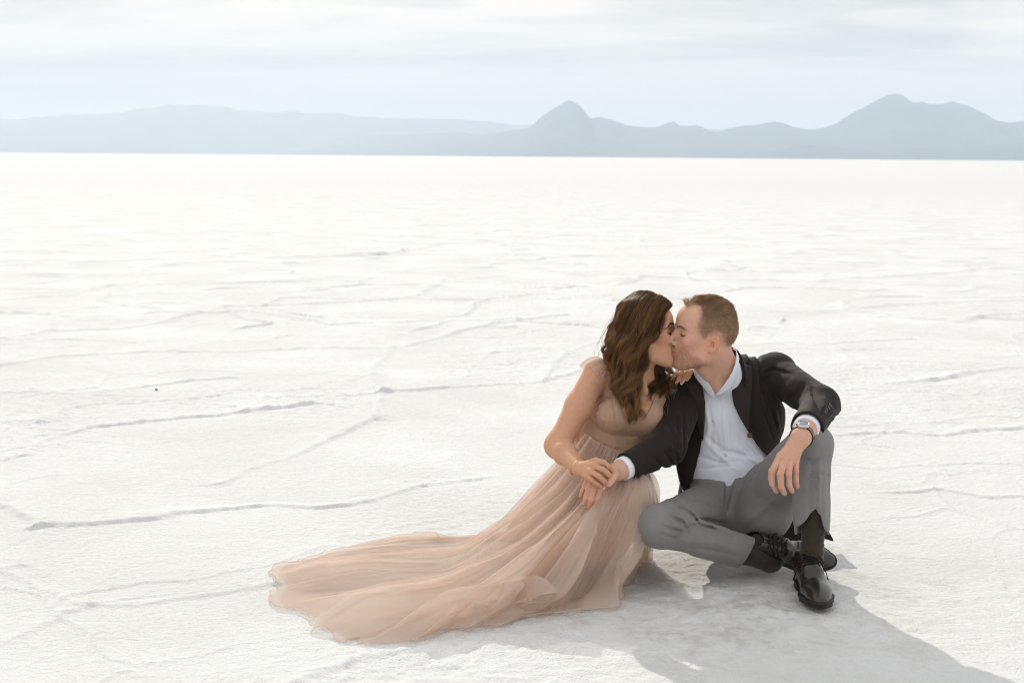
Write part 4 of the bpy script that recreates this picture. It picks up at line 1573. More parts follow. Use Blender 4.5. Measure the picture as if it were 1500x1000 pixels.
co_ = np.zeros(len(mb.data.vertices) * 3, np.float32)
mb.data.vertices.foreach_get('co', co_)
co_ = co_.reshape(-1, 3)
nr_ = np.zeros(len(mb.data.vertices) * 3, np.float32)
mb.data.vertices.foreach_get('normal', nr_)
nr_ = nr_.reshape(-1, 3)
ql = MH.loc(co_)
hm = poly2(ql[:, 0], ql[:, 2], HAIR_M) + 0.003 * vnoise(ql * 140, 2)
earm = (np.abs(ql[:, 1]) > 0.0705) & (np.hypot(ql[:, 0] + 0.012, (ql[:, 2] - 0.006) * 0.62) < 0.026)
sel = np.nonzero((hm < 0) & (ql[:, 2] > -0.05) & (np.abs(ql[:, 1]) < 0.1) & (np.abs(ql[:, 0]) < 0.12) & ~earm & (ql[:, 2] < 0.2))[0]
dens = np.clip(-hm[sel] / 0.022, 0.06, 1) * (0.45 + 0.55 * np.clip((MH.loc(co_[sel])[:, 2] - 0.02) / 0.06, 0, 1))
pick = RNG.choice(sel, 19000, p=dens / dens.sum())
rt = co_[pick] + RNG.normal(0, 0.0012, (len(pick), 3)).astype(np.float32)
rn = nr_[pick]
ql = MH.loc(rt)
Fw, Sw, Uw = MH.M
topf = np.clip((ql[:, 2] - 0.075) / 0.045, 0, 1)
frontf = np.clip((ql[:, 0] - 0.035) / 0.035, 0, 1) * topf
ln = 0.0070 + 0.015 * topf + 0.001 * frontf
ln *= RNG.uniform(0.7, 1.2, len(ln))
sgn = np.sign(ql[:, 1])
cl_ = fbm(ql * 55, 2, 77)[:, None]
cl_2 = fbm(ql * 55 + 31, 2, 78)[:, None]
comb = (-0.75 * (1 - topf)[:, None] * Uw - 0.75 * (0.9 - 1.5 * frontf)[:, None] * Fw + 0.25 * topf[:, None] * Uw)
comb = comb + 0.45 * cl_ * Sw + 0.40 * cl_2 * Uw + RNG.normal(0, 0.16, rn.shape)
comb = comb - rn * (comb * rn).sum(1)[:, None]
comb /= np.linalg.norm(comb, axis=1)[:, None]
lift_ = 0.42 + 0.38 * topf + 0.40 * frontf
sv, sf = strands(rt.astype(float), lambda p, t: (comb * (0.55 + 0.5 * t) + rn * (lift_ * (1 - 0.55 * t))[:, None]) / 1.05, ln, 4, 0.00055, RNG)
tt = np.repeat(np.clip(0.40 + 0.30 * cl_[:, 0] + 0.24 * RNG.normal(size=len(rt)) + 0.35 * frontf + 0.20 * (1 - topf) * 1.5, 0, 1), 5 * 3)
mesh_obj('hair', sv, sf, HAIRM, man, col=np.repeat(tt[:, None], 3, 1).astype(np.float32))
print('man', time.time() - T0)
# ------------------------------------------------------------------ the woman
WX = {}
WX['pelvis'] = W(868, 748, 4.51)
WX['waist'] = W(897, 655, 4.485)
WX['chest'] = W(923, 600, 4.500)
WX['neck0'] = W(934, 557, 4.500)
WX['rsh'] = W(874, 547, 4.465)
WX['relb'] = W(817, 652, 4.385)
WX['rwri'] = W(849, 686, 4.210)
WX['lsh'] = W(978, 575, 4.600)
WX['lelb'] = W(1012, 585, 4.740)
WX['lwri'] = W(1006, 541, 4.620)
WX['rhip'] = W(850, 748, 4.46)
WX['rkne'] = W(924, 742, 4.26)
WX['rank'] = W(880, 815, 4.26)
WX['lhip'] = W(890, 745, 4.52)
WX['lkne'] = W(936, 742, 4.31)
WX['lank'] = W(900, 808, 4.36)

woman = thing('person', (0.33, 4.42, 0.0), 'woman with long wavy hair in a blush gown with a long train', 'person')
WH = Head(W(946, 500, 4.385), 1, R(9), R(9), R(4), 0.915, False)

WR_F = [
    [W(873, 675, 4.168), W(884, 677, 4.140), W(892, 683, 4.138), W(896, 688, 4.145)],
    [W(870, 682, 4.155), W(883, 687, 4.128), W(891, 694, 4.128), W(896, 699, 4.137)],
    [W(865, 690, 4.148), W(877, 697, 4.122), W(885, 704, 4.124), W(890, 709, 4.133)],
    [W(860, 697, 4.150), W(869, 704, 4.130), W(876, 709, 4.130), W(882, 713, 4.137)]]
WR_R = [[0.0098, 0.0083, 0.0075, 0.0066], [0.0098, 0.0084, 0.0076, 0.0067], [0.0095, 0.0081, 0.0073, 0.0065], [0.0086, 0.0071, 0.0064, 0.0056]]
WR_T = [W(852, 692, 4.205), W(862, 702, 4.190), W(870, 706, 4.188), W(876, 706, 4.186)]
WL_F = [
    [W(1014, 541, 4.530), W(1012, 545, 4.494), W(1009, 551, 4.478), W(1006.5, 555, 4.474)],
    [W(1007, 540, 4.525), W(1005, 547, 4.486), W(1002, 555, 4.472), W(999, 560, 4.470)],
    [W(1000, 540, 4.525), W(997, 548, 4.488), W(994, 555, 4.474), W(991.5, 559, 4.472)],
    [W(994, 541, 4.530), W(990, 548, 4.494), W(987, 552, 4.480), W(985, 556, 4.476)]]


def legs_w(P):
    d = ell(P, WX['pelvis'], (0.130, 0.11, 0.090))
    for a, b, c in (('rhip', 'rkne', 'rank'), ('lhip', 'lkne', 'lank')):
        d = smin(d, chain(P, [WX[a], WX[b], WX[c]], (0.072, 0.046, 0.030), 0.02), 0.03)
    return d


def torso_w(P, g=0.0):
    d = ell(P, WX['chest'], (0.118 + g, 0.088 + g, 0.125 + g), LEAN)
    d = smin(d, ell(P, WX['waist'], (0.110 + g, 0.082 + g, 0.085 + g), LEAN), 0.05)
    d = smin(d, ell(P, W(884, 700, 4.50), (0.130 + g, 0.10 + g, 0.09 + g)), 0.05)
    d = smin(d, ell(P, W(930, 640, 4.605), (0.096 + g, 0.075 + g, 0.135 + g)), 0.05)  # added bulk behind his sleeve, unseen, blocks sun through the arm gap
    d = smin(d, ell(P, W(868, 640, 4.520), (0.063 + g, 0.06 + g, 0.085 + g)), 0.03)  # added width at her side, closes a sun leak between arm and waist
    for c in (W(905, 607, 4.415), W(943, 610, 4.425)):
        d = smin(d, ell(P, c, (0.058 + g, 0.050 + g, 0.054 + g)), 0.022)
    d = smin(d, rc(P, WX['rsh'] + np.array([0.01, 0, 0]), WX['neck0'] + np.array([0, 0.01, -0.012]), 0.043 + g, 0.044 + g), 0.035)
    d = smin(d, rc(P, WX['lsh'], WX['neck0'] + np.array([0, 0.02, -0.012]), 0.042 + g, 0.042 + g), 0.035)
    return d


ax_ = WX['neck0'] - WX['waist']
ax_ = ax_ / np.linalg.norm(ax_)
lx = np.cross(np.array([0, 1.0, 0]), ax_)
lx /= np.linalg.norm(lx)
LEAN = np.stack([lx, np.cross(ax_, lx), ax_])


def fingers(P, F, Rr, k=0.003):
    d = None
    for f, r in zip(F, Rr):
        e = chain(P, f, r, k)
        d = e if d is None else np.minimum(d, e)
    return d


def hand_wr(P):
    w_, kn = WX['rwri'], [f[0] for f in WR_F]
    pal = rc(P, w_, kn[0], 0.0195, 0.0105)
    for k, r0 in zip(kn[1:], (0.0195, 0.018, 0.016)):
        pal = smin(pal, rc(P, w_, k, r0, 0.0100), 0.010)
    hd = smin(smin(pal, fingers(P, WR_F, WR_R), 0.005), chain(P, WR_T, (0.013, 0.011, 0.0092, 0.0075), 0.004), 0.004)
    for k in kn:
        hd = smin(hd, sph(P, k + np.array([0.001, -0.003, 0.002]), 0.0066), 0.006)
    return hd


def hand_wl(P):
    w_, kn = WX['lwri'], [f[0] for f in WL_F]
    pal = rc(P, w_, kn[0], 0.017, 0.009)
    for k in kn[1:]:
        pal = smin(pal, rc(P, w_, k, 0.016, 0.009), 0.009)
    return smin(pal, fingers(P, WL_F, [[0.0088, 0.0078, 0.0070, 0.0060]] * 4), 0.005)


def woman_body(P):
    d = WH.sdf(P)
    d = smin(d, rc(P, WH.w(-0.030, 0, -0.035), WX['neck0'], 0.048, 0.050), 0.02)
    d = smin(d, rc(P, WH.w(-0.02, 0.055, -0.03), W(944, 572, 4.420), 0.010, 0.009), 0.016)
    t = torso_w(P)
    t = smin(t, rc(P, W(915, 562, 4.445), W(941, 573, 4.43), 0.010, 0.008), 0.014)   # collar bone
    d = smin(d, t, 0.025)
    d = smin(d, legs_w(P), 0.03)
    ua = chain(P, [WX['rsh'], WX['rsh'] * 0.55 + WX['relb'] * 0.45, WX['relb']], (0.0440, 0.0450, 0.0375), 0.02)
    fa = rc(P, WX['relb'], WX['relb'] * 0.68 + WX['rwri'] * 0.32 + np.array([0, 0, -0.002]), 0.0375, 0.0365)
    fa = smin(fa, rc(P, WX['relb'] * 0.68 + WX['rwri'] * 0.32, WX['rwri'], 0.0360, 0.0245), 0.02)
    d = smin(d, smin(ua, fa, 0.035) + 0.002, 0.018)
    d = smin(d, chain(P, [WX['lsh'], WX['lelb'], WX['lwri']], (0.040, 0.034, 0.022), 0.02), 0.02)
    d = smin(d, near(P, WR_F[1][0], 0.14, hand_wr), 0.006)
    d = smin(d, near(P, WL_F[1][0], 0.16, hand_wl), 0.006)
    return d


V, F = surface(woman_body, (0.02, 4.05, 0.005), (0.68, 4.86, 0.90), 0.0033)


def tint_woman(V):
    q = WH.loc(V.astype(np.float32))
    a = np.abs(q[:, 1])
    c = np.tile(np.array([[0.565, 0.345, 0.232]]), (len(V), 1))
    head = (q[:, 2] > -0.12) & (np.abs(q[:, 0]) < 0.2) & (a < 0.13)

    def blend(mask, colr):
        mask = np.clip(mask, 0, 1)[:, None] * head[:, None]
        return c * (1 - mask) + np.array(colr) * mask
    qa = np.stack([q[:, 0], a, q[:, 2]], 1)
    ga = lambda p, r: np.exp(-(((qa - A3(p)) / A3(r)) ** 2).sum(1))
    c = blend(0.55 * ga((0.062, 0.048, -0.004), (0.026, 0.03, 0.020)), (0.56, 0.215, 0.145))
    c = blend(0.70 * ga((0.080, 0.034, 0.031), (0.02, 0.018, 0.010)), (0.27, 0.115, 0.060))
    lip = np.exp(-((q[:, 2] + 0.0440) / 0.0105) ** 4) * np.clip((q[:, 0] - 0.083) / 0.006, 0, 1) * np.clip((0.022 - a) / 0.004, 0, 1)
    c = blend(0.85 * lip, (0.42, 0.13, 0.10))
    bz = 0.0425 + 0.16 * a - 6.0 * np.maximum(a - 0.034, 0) ** 1.5
    br = np.exp(-((q[:, 2] - bz) / (0.0036 - 0.03 * np.maximum(a - 0.03, 0))) ** 2) * ((a > 0.011) & (a < 0.056) & (q[:, 0] > 0.045))
    c = blend(0.92 * br, (0.045, 0.022, 0.012))
    la = np.exp(-((q[:, 2] - (0.0150 + 0.12 * np.abs(a - 0.032))) / 0.0026) ** 2) * (np.abs(a - 0.034) < 0.017) * (q[:, 0] > 0.055)
    c = blend(0.95 * la, (0.02, 0.012, 0.010))
    sc_ = np.clip((0.4 - (q[:, 0] - 0.078 + 0.25 * np.maximum(0.06 - q[:, 2], 0) * 2.2) / 0.012), 0, 1) * (q[:, 2] > 0.02) + (q[:, 2] > 0.105)
    c = blend(sc_ * 0.95, (0.055, 0.030, 0.016))
    for f in WR_F:
        for j, w_ in ((0, 0.2), (1, 0.35), (2, 0.25)):
            k = np.exp(-((V - f[j]) ** 2).sum(1) / 0.010 ** 2)[:, None] * w_
            c = c * (1 - k) + np.array([0.50, 0.22, 0.13]) * k
    return c


wb = mesh_obj('body', V, F, SKIN, woman, col=tint_woman(V))

# eyelashes and brows
BROWD, LASHD = simple('brow_hair_dark', (0.03, 0.016, 0.010), 0.6, 0.2), simple('dark_lash', (0.012, 0.008, 0.007), 0.6, 0.2)
for sg in (1, -1):
    v, f = joinm(lash_hairs(WH, sg, 34, 0.0100, 0.0006))
    mesh_obj('eyelashes', v, f, LASHD, wb)
    v, f = joinm(brow_hairs(WH, sg, 70, 0.0012, lambda t: 0.0440 + 0.0075 * t - 0.020 * max(t - 0.6, 0)))
    mesh_obj('eyebrow', v, f, BROWD, wb)
for F_, wdt in ((WR_F, 0.0046), (WL_F, 0.0040)):
    for f_ in F_:
        ax = (f_[3] - f_[2]) / np.linalg.norm(f_[3] - f_[2])
        v, f = nail(f_[3] + ax * 0.003, f_[2], np.array([0.15, -0.95, 0.35]), wdt, None)
        mesh_obj('fingernail', v, f, NAILM, wb)

# bracelet, earring
def hoop(c, n, r, th, mat, name, parent, seg=48, wob=0.0):
    n = n / np.linalg.norm(n)
    a0 = np.cross(n, [0.2, 0.3, 0.9])
    a0 /= np.linalg.norm(a0)
    b0 = np.cross(n, a0)
    pts = [c + r * (math.cos(t) * a0 + math.sin(t) * b0) + n * wob * math.sin(2 * t) for t in np.linspace(0, 2 * math.pi, seg, endpoint=False)]
    v, f = tube(pts, th, 6, closed=True)
    return mesh_obj(name, v, f, mat, parent)


fd = WX['rwri'] - WX['relb']
hoop(WX['rwri'] * 0.90 + WX['relb'] * 0.10, fd + np.array([0.05, 0, -0.03]), 0.0285, 0.0011, GOLD, 'bracelet', woman, wob=0.003)
hoop(WH.w(0.002, 0.079, -0.032), np.array([1.0, 0.5, 0.1]), 0.0045, 0.0012, GOLD, 'earring', woman, 20)

# ---- bodice
GOWNO = N('blush_lining')
co = GOWNO.coord()
cc = GOWNO.mix(GOWNO.noise(co, 9, 4, 0.6), (0.40, 0.255, 0.170), (0.47, 0.31, 0.215))
nb = GOWNO.bump(GOWNO.noise(co, 700, 2), 0.15, 0.001)
sh_ = GOWNO.pbsdf(cc, 0.75, 0.2, nb)
sh_.node.inputs['Sheen Weight'].default_value = 0.25
GOWNO = GOWNO.done(sh_)
BOD = pixpoly([(863, 519), (878, 517), (893, 522), (910, 545), (922, 572), (932, 594), (940, 613), (950, 598), (962, 582), (978, 570), (1000, 560), (1000, 660), (938, 676), (905, 672), (862, 652), (848, 636),
               (860, 622), (870, 606), (880, 588), (889, 570), (893, 552), (889, 540), (880, 533), (870, 531), (862, 533)], 4.40)
B_CR = [([(862, 612), (872, 622), (882, 631), (900, 637), (922, 640), (946, 639)], 0.0045, 0.0042),
        ([(892, 560), (897, 590), (900, 612), (904, 634)], 0.0028, 0.004), ([(886, 580), (888, 605), (884, 628)], 0.0028, 0.005),
        ([(900, 575), (912, 600), (925, 625)], 0.0022, 0.005), ([(872, 606), (884, 614), (896, 612)], -0.0022, 0.006),
        ([(855, 634), (872, 646), (892, 655), (918, 662)], 0.0040, 0.0035), ([(857, 640), (874, 652), (893, 660), (918, 667)], -0.0030, 0.003),
        ([(910, 590), (922, 612), (930, 632)], -0.0020, 0.005)]


def bodice(P):
    d = torso_w(P, 0.0055)
    d = smax(d, np.where(P[:, 1] < 4.47, poly2(P[:, 0], P[:, 2], BOD), np.maximum((P - A3(W(920, 560, 4.55))) @ A3(ax_), -1)), 0.003)
    low = ((P - A3(W(893, 662, 4.42))) @ A3(ax_))
    d = smax(d, -low - 0.012, 0.004)
    return d + creases(P, B_CR, 4.40, 4.48) + 0.0012 * vnoise(P * 40, 3)


V, F = surface(bodice, (0.05, 4.25, 0.28), (0.66, 4.72, 0.78), 0.0035)
gown = mesh_obj('bodice', V, F, GOWNO, woman)

# ---- chiffon skirt with its train
m = N('blush_chiffon')
co = m.coord()
cc = m.mix(m.noise(co, 6, 4, 0.6), (0.69, 0.575, 0.505), (0.78, 0.67, 0.60))
th = m.noise(co, 1500, 1)
nb = m.bump(m.noise(co, 120, 3), 0.15, 0.002)
d_ = m.n('ShaderNodeBsdfDiffuse', {'Color': cc, 'Normal': nb})
t_ = m.n('ShaderNodeBsdfTranslucent', {'Color': m.mix(0.40, cc, (0.95, 0.82, 0.70)), 'Normal': nb})
s1 = m.n('ShaderNodeMixShader', {0: 0.34, 1: d_.outputs[0], 2: t_.outputs[0]})
tp = m.n('ShaderNodeBsdfTransparent', {0: (1, 0.97, 0.95)})
s2 = m.n('ShaderNodeMixShader', {0: m.math('ADD', 0.29, m.math('MULTIPLY', th, 0.16)), 1: tp.outputs[0], 2: s1.outputs[0]})
CHIFFON = m.done(s2.outputs[0])

m = N('blush_hem')
co = m.coord()
cc = m.mix(m.noise(co, 60, 4, 0.6), (0.72, 0.60, 0.51), (0.86, 0.76, 0.68))
s1 = m.n('ShaderNodeMixShader', {0: 0.4, 1: m.n('ShaderNodeBsdfDiffuse', {'Color': cc}).outputs[0], 2: m.n('ShaderNodeBsdfTranslucent', {'Color': cc}).outputs[0]})
HEMM = m.done(s1.outputs[0])

SK = [  # one line per panel edge: waist, over hip and lap, where it meets the salt, hem
    [W(925, 652, 4.575), W(905, 735, 4.68), G(905, 800), G(900, 803)],
    [W(893, 643, 4.585), W(850, 728, 4.70), G(815, 793), G(745, 790)],
    [W(868, 636, 4.555), W(806, 708, 4.64), G(728, 786), G(560, 799)],
    [W(856, 632, 4.500), W(793, 700, 4.56), G(690, 797), G(462, 816)],
    [W(857, 634, 4.445), W(798, 708, 4.47), G(672, 815), G(397, 838)],
    [W(864, 639, 4.412), W(811, 718, 4.40), G(662, 835), G(394, 856)],
    [W(872, 644, 4.398), W(825, 724, 4.34), G(658, 855), G(404, 884)],
    [W(880, 648, 4.390), W(838, 727, 4.285), G(658, 874), G(440, 912)],
    [W(888, 652, 4.386), W(850, 730, 4.278), G(668, 893), G(488, 934)],
    [W(896, 655, 4.383), W(862, 730, 4.248), G(692, 904), G(548, 947)],
    [W(904, 658, 4.383), W(876, 725, 4.226), G(727, 904), G(622, 936)],
    [W(911, 661, 4.383), W(892, 719, 4.205), G(768, 899), G(690, 921)],
    [W(917, 664, 4.387), W(910, 714, 4.195), G(812, 889), G(765, 908)],
    [W(922, 666, 4.392), W(926, 709, 4.185), G(852, 878), G(836, 901)],
    [W(928, 668, 4.400), W(940, 708, 4.175), W(938, 752, 4.145), W(922, 806, 4.090), W(906, 852, 4.035), G(906, 889)],
    [W(932, 668, 4.420), W(952, 711, 4.205), W(950, 752, 4.180), W(936, 800, 4.150), W(914, 842, 4.090), G(912, 872)],
    [W(936, 666, 4.460), W(958, 716, 4.240), W(956, 752, 4.250), W(943, 792, 4.240), G(925, 838), G(921, 846)],
    [W(936, 662, 4.520), W(956, 728, 4.330), W(955, 770, 4.36), G(940, 818), G(938, 824)],
    [W(932, 657, 4.560), W(935, 738, 4.520), G(930, 803), G(930, 805)]]
NCOL = len(SK)


def skirt_grid(nu_per, nv, vmax=None, sag=0.02):
    cols = []
    for i, c in enumerate(SK):
        c = [np.array(p, float) for p in c]
        if len(c) == 4:
            mid = 0.5 * c[1] + 0.5 * c[2]
            mid[2] -= sag * min(1.0, c[1][2] / 0.2)
            c[2][2] += 0.010
            c = [c[0], c[1], mid, c[2], 0.5 * (c[2] + c[3]) + np.array([0, 0, 0.006]), c[3] + np.array([0, 0, 0.0045])]
        r = resample(c, nv * 2)
        vm = 1.0 if vmax is None else vmax[i]
        s = np.linspace(0, vm, nv) * (len(r) - 1)
        j = np.clip(s.astype(int), 0, len(r) - 2)
        cols.append(r[j] + (s - j)[:, None] * (r[j + 1] - r[j]))
    C = np.stack(cols)                       # (NCOL, nv, 3)
    n = NCOL * nu_per
    u = np.arange(n) / nu_per
    i = u.astype(int)
    t = (u - i)[:, None, None]
    p0, p1, p2, p3 = C[(i - 1) % NCOL], C[i % NCOL], C[(i + 1) % NCOL], C[(i + 2) % NCOL]
    S = 0.5 * ((2 * p1) + (-p0 + p2) * t + (2 * p0 - 5 * p1 + 4 * p2 - p3) * t ** 2 + (-p0 + 3 * p1 - 3 * p2 + p3) * t ** 3)
    return u, S.transpose(1, 0, 2)           # (nv, n, 3)


def normals(S):
    du = np.roll(S, -1, 1) - np.roll(S, 1, 1)
    dv = np.gradient(S, axis=0)
    nn = np.cross(du, dv)
    nn /= np.linalg.norm(nn, axis=2, keepdims=True) + 1e-9
    return nn


NV = 260


def udist(a, b):
    return (a - b + NCOL / 2) % NCOL - NCOL / 2


def chiffon_layer(seed, nfold, scale, inset, nper, vmax=None):
    """one layer of the skirt: smooth panels between narrow standing folds that fan out from the waist"""
    u, S = skirt_grid(nper, NV, vmax)
    v = np.linspace(0, 1, NV)
    Nn = normals(S)
    Nn = Nn * np.sign((Nn * np.array([0, -0.8, 0.6])).sum(2)[60, int(9 * nper)])
    UU, VV = np.meshgrid(u, v)
    rg = np.random.default_rng(seed)
    warp = 0.22 * vnoise(np.stack([UU.ravel() * 0.8, VV.ravel() * 2.0], 1), seed + 51).reshape(UU.shape)
    disp = np.zeros_like(UU) - inset
    calm = 1 - 0.72 * np.clip((UU - 10.6) / 1.6, 0, 1) * np.clip((18.4 - UU) / 0.8, 0, 1)
    calm = calm * (1 - 0.70 * np.clip((4.3 - UU) / 1.0, 0, 1)) * (1 - 0.65 * np.exp(-((UU - 10.2) / 1.7) ** 2) * np.clip((0.46 - VV) / 0.2, 0, 1))
    lean = np.zeros_like(UU)
    for k in range(nfold):
        u0 = rg.uniform(1.2, 17.6)
        w0 = rg.choice([0.07, 0.12, 0.19, 0.30, 0.46], p=[0.26, 0.28, 0.22, 0.15, 0.09])
        dr = rg.normal(0, 0.3)
        x = udist(UU + warp, u0 + dr * (VV - 0.4)) / w0
        v0, v1 = rg.uniform(-0.3, 0.35), rg.uniform(0.8, 1.35)
        env = np.clip((VV - v0) / 0.25, 0, 1) * np.clip((v1 - VV) / 0.22, 0, 1)
        env = env * env * (3 - 2 * env)
        prof = env * np.exp(-np.abs(x) ** 2.0) * (0.22 + 0.88 * np.clip(VV * 1.5, 0, 1))
        a_ = calm * scale * rg.uniform(0.5, 1.0) * (0.031 + 0.055 * w0)
        disp += a_ * prof
        lean += a_ * prof * rg.choice([-1.2, 0.9, 1.3])
    gath = vnoise(np.stack([UU.ravel() * 5.5, VV.ravel() * 1.2], 1), seed + 52).reshape(UU.shape)
    disp += 0.009 * np.clip(1.1 * gath, -0.5, 1) * np.exp(-((VV - 0.06) / 0.13) ** 2)
    uv2 = np.stack([UU.ravel() * 3.0, VV.ravel() * 4.5], 1)
    disp += (0.0030 * fbm(uv2 * 1.7, 3, seed + 61)).reshape(UU.shape) * np.clip(VV * 4, 0, 1)
    disp += calm * (0.011 * np.maximum(vnoise(uv2 * np.array([1.5, 0.9]), seed + 66), 0)).reshape(UU.shape) * np.clip((VV - 0.66) / 0.2, 0, 1)
    disp += (0.009 * np.maximum(vnoise(uv2 * np.array([2.6, 1.2]), seed + 67), 0) ** 1.5).reshape(UU.shape) * np.clip((VV - 0.6) / 0.2, 0, 1)
    flat_ = 1 - 0.80 * np.clip((VV - 0.86) / 0.13, 0, 1) ** 1.5
    disp = (disp + inset) * flat_ - inset
    lean = lean * flat_
    disp += 0.004 * np.exp(-((VV - 0.982) / 0.011) ** 2) * (0.55 + 0.45 * vnoise(uv2 * 1.3, seed + 70).reshape(UU.shape))
    Tu = np.roll(S, -1, 1) - np.roll(S, 1, 1)
    Tu /= np.linalg.norm(Tu, axis=2, keepdims=True) + 1e-9
    S2 = S + Nn * disp[..., None] + Tu * (lean * np.clip((VV - 0.15) * 3, 0, 1))[..., None]
    hemw = np.clip((VV - 0.75) / 0.25, 0, 1)
    S2[..., 0] += 0.036 * hemw * vnoise(uv2 * np.array([0.9, 0.3]), seed + 80).reshape(UU.shape)
    S2[..., 1] += 0.036 * hemw * vnoise(uv2 * np.array([0.9, 0.3]), seed + 81).reshape(UU.shape)
    return u, S2


u, S2 = chiffon_layer(5, 58, 1.0, 0.0, 56)
S2[..., 2] = np.maximum(S2[..., 2], 0.0085)
skirt = mesh_obj('skirt', S2.reshape(-1, 3), grid_faces(len(u), NV, True), CHIFFON, woman)
hp = S2[-1] + np.array([0, 0, 0.0015])
hr = 0.0019 + 0.0007 * vnoise(np.stack([np.arange(len(hp)) * 0.11, np.zeros(len(hp))], 1), 7)
hp = hp + 0.0022 * np.stack([vnoise(np.stack([np.arange(len(hp)) * 0.19, np.full(len(hp), k * 9.0)], 1), 8 + k) for k in range(3)], 1)
v_, f_ = tube(hp, hr, 7, closed=True)
mesh_obj('hem', v_, f_, CHIFFON, skirt)
u, S2 = chiffon_layer(5, 58, 0.55, 0.008, 30, [0.975] * NCOL)
S2[..., 2] = np.maximum(S2[..., 2], 0.0065)
mesh_obj('underskirt', S2.reshape(-1, 3), grid_faces(len(u), NV, True), CHIFFON, skirt)

vm = [0.60, 0.55, 0.40, 0.34, 0.34, 0.34, 0.36, 0.40, 0.44, 0.48, 0.52, 0.56, 0.60, 0.64, 0.66, 0.68, 0.7, 0.7, 0.7]
u2, L = skirt_grid(12, 90, vm, 0.03)
Ln = normals(L)
Ln = Ln * np.sign((Ln * np.array([0, -0.8, 0.6])).sum(2)[40, 108])
uv3 = np.stack(np.meshgrid(u2, np.linspace(0, 1, 90)), -1).reshape(-1, 2)
ld = -0.017 + 0.006 * fbm(uv3 * np.array([1.2, 2.0]), 3, 90).reshape(L.shape[:2])
L2 = L + Ln * ld[..., None]
L2[..., 2] = np.maximum(L2[..., 2], 0.004)
mesh_obj('lining', L2.reshape(-1, 3), grid_faces(len(u2), 90, True), GOWNO, skirt)

# gathered chiffon frill lying over the shoulder
def on_body(p, off):
    p = np.array(p, float)
    e_ = 0.002
    for _ in range(14):
        fv_ = woman_body(p.astype(np.float32))
        gv_ = np.stack([woman_body((p + np.array(q_)).astype(np.float32)) - fv_ for q_ in ((e_, 0, 0), (0, e_, 0), (0, 0, e_))], 1) / e_
        p = p - ((fv_ - off)[:, None]) * gv_ / np.maximum((gv_ * gv_).sum(1), 0.3)[:, None] * 0.7
    return p


inner = resample([W(893, 545, 4.40), W(892, 532, 4.415), W(885, 524, 4.44), W(882, 522, 4.47), W(884, 526, 4.50)], 80)
outer = resample([W(886, 556, 4.40), W(872, 545, 4.405), W(861, 540, 4.43), W(858, 540, 4.47), W(862, 546, 4.51)], 80)
rows = []
ii_ = np.arange(80)
for j in range(9):
    t = j / 8
    wv = 0.0035 * np.sin(ii_ * 0.55 + 1.2 * np.sin(ii_ * 0.19)) + 0.0018 * np.sin(ii_ * 1.3 + 2)
    rows.append(on_body(inner * (1 - t) + outer * t, 0.004 + t * (0.004 + np.abs(wv) * 2.2)) + np.array([-0.3, -0.2, 0.1]) * (wv * t)[:, None])
rv = np.stack(rows, 1).reshape(-1, 3)
mesh_obj('frill', rv, grid_faces(9, 80), CHIFFON, gown)

# ---- long wavy hair
HAIRW = hair_mat('long_brown_hair', (0.030, 0.0155, 0.0085), (0.48, 0.275, 0.125), 0.42)
GD = [
    [(982, 446, 4.425), (974, 454, 4.392), (966, 466, 4.378), (961, 480, 4.370), (957, 492, 4.366), (948, 502, 4.362), (942, 516, 4.362), (940, 532, 4.368), (934, 548, 4.372), (930, 565, 4.372), (934, 585, 4.366), (940, 602, 4.362), (938, 618, 4.362)],
    [(972, 437, 4.430), (962, 447, 4.392), (953, 465, 4.374), (946, 485, 4.364), (938, 502, 4.358), (930, 520, 4.360), (924, 540, 4.364), (926, 560, 4.366), (920, 580, 4.362), (924, 600, 4.358), (932, 622, 4.360)],
    [(960, 432, 4.435), (948, 446, 4.390), (937, 468, 4.366), (928, 490, 4.356), (920, 510, 4.356), (914, 530, 4.360), (914, 552, 4.364), (908, 572, 4.362), (914, 592, 4.366), (922, 612, 4.364)],
    [(950, 429, 4.442), (935, 445, 4.394), (922, 468, 4.372), (913, 490, 4.364), (906, 508, 4.366), (902, 526, 4.370), (905, 545, 4.374), (900, 563, 4.376), (907, 583, 4.378), (912, 600, 4.376)],
    [(940, 429, 4.452), (922, 445, 4.412), (909, 466, 4.396), (900, 486, 4.392), (894, 503, 4.396), (892, 518, 4.402), (898, 537, 4.404), (898, 556, 4.406), (904, 574, 4.410)],
    [(934, 430, 4.470), (914, 447, 4.445), (902, 468, 4.440), (894, 488, 4.440), (888, 505, 4.444), (889, 521, 4.448), (896, 540, 4.450), (899, 556, 4.455)],
    [(932, 431, 4.490), (912, 449, 4.490), (900, 472, 4.495), (893, 493, 4.500), (890, 512, 4.502), (894, 535, 4.505), (900, 560, 4.508)],
    [(936, 432, 4.510), (920, 450, 4.530), (910, 480, 4.545), (906, 510, 4.550), (908, 540, 4.550), (914, 570, 4.548)],
    [(950, 432, 4.505), (944, 455, 4.530), (940, 490, 4.545), (946, 525, 4.520), (952, 550, 4.475), (949, 572, 4.440), (956, 596, 4.425)],
    [(962, 436, 4.500), (962, 460, 4.530), (962, 500, 4.540), (962, 535, 4.505), (967, 558, 4.470), (972, 578, 4.455), (967, 600, 4.445)],
    [(974, 441, 4.480), (976, 465, 4.515), (974, 500, 4.535), (976, 532, 4.505), (983, 548, 4.490), (986, 562, 4.478), (980, 580, 4.462)]]
NP_ = 36
GDW = np.stack([resample([W(*p) for p in g], NP_) for g in GD])


def guide_at(t):
    i = int(min(max(math.floor(t), 0), len(GDW) - 2))
    f_ = t - i
    return GDW[i] * (1 - f_) + GDW[i + 1] * f_


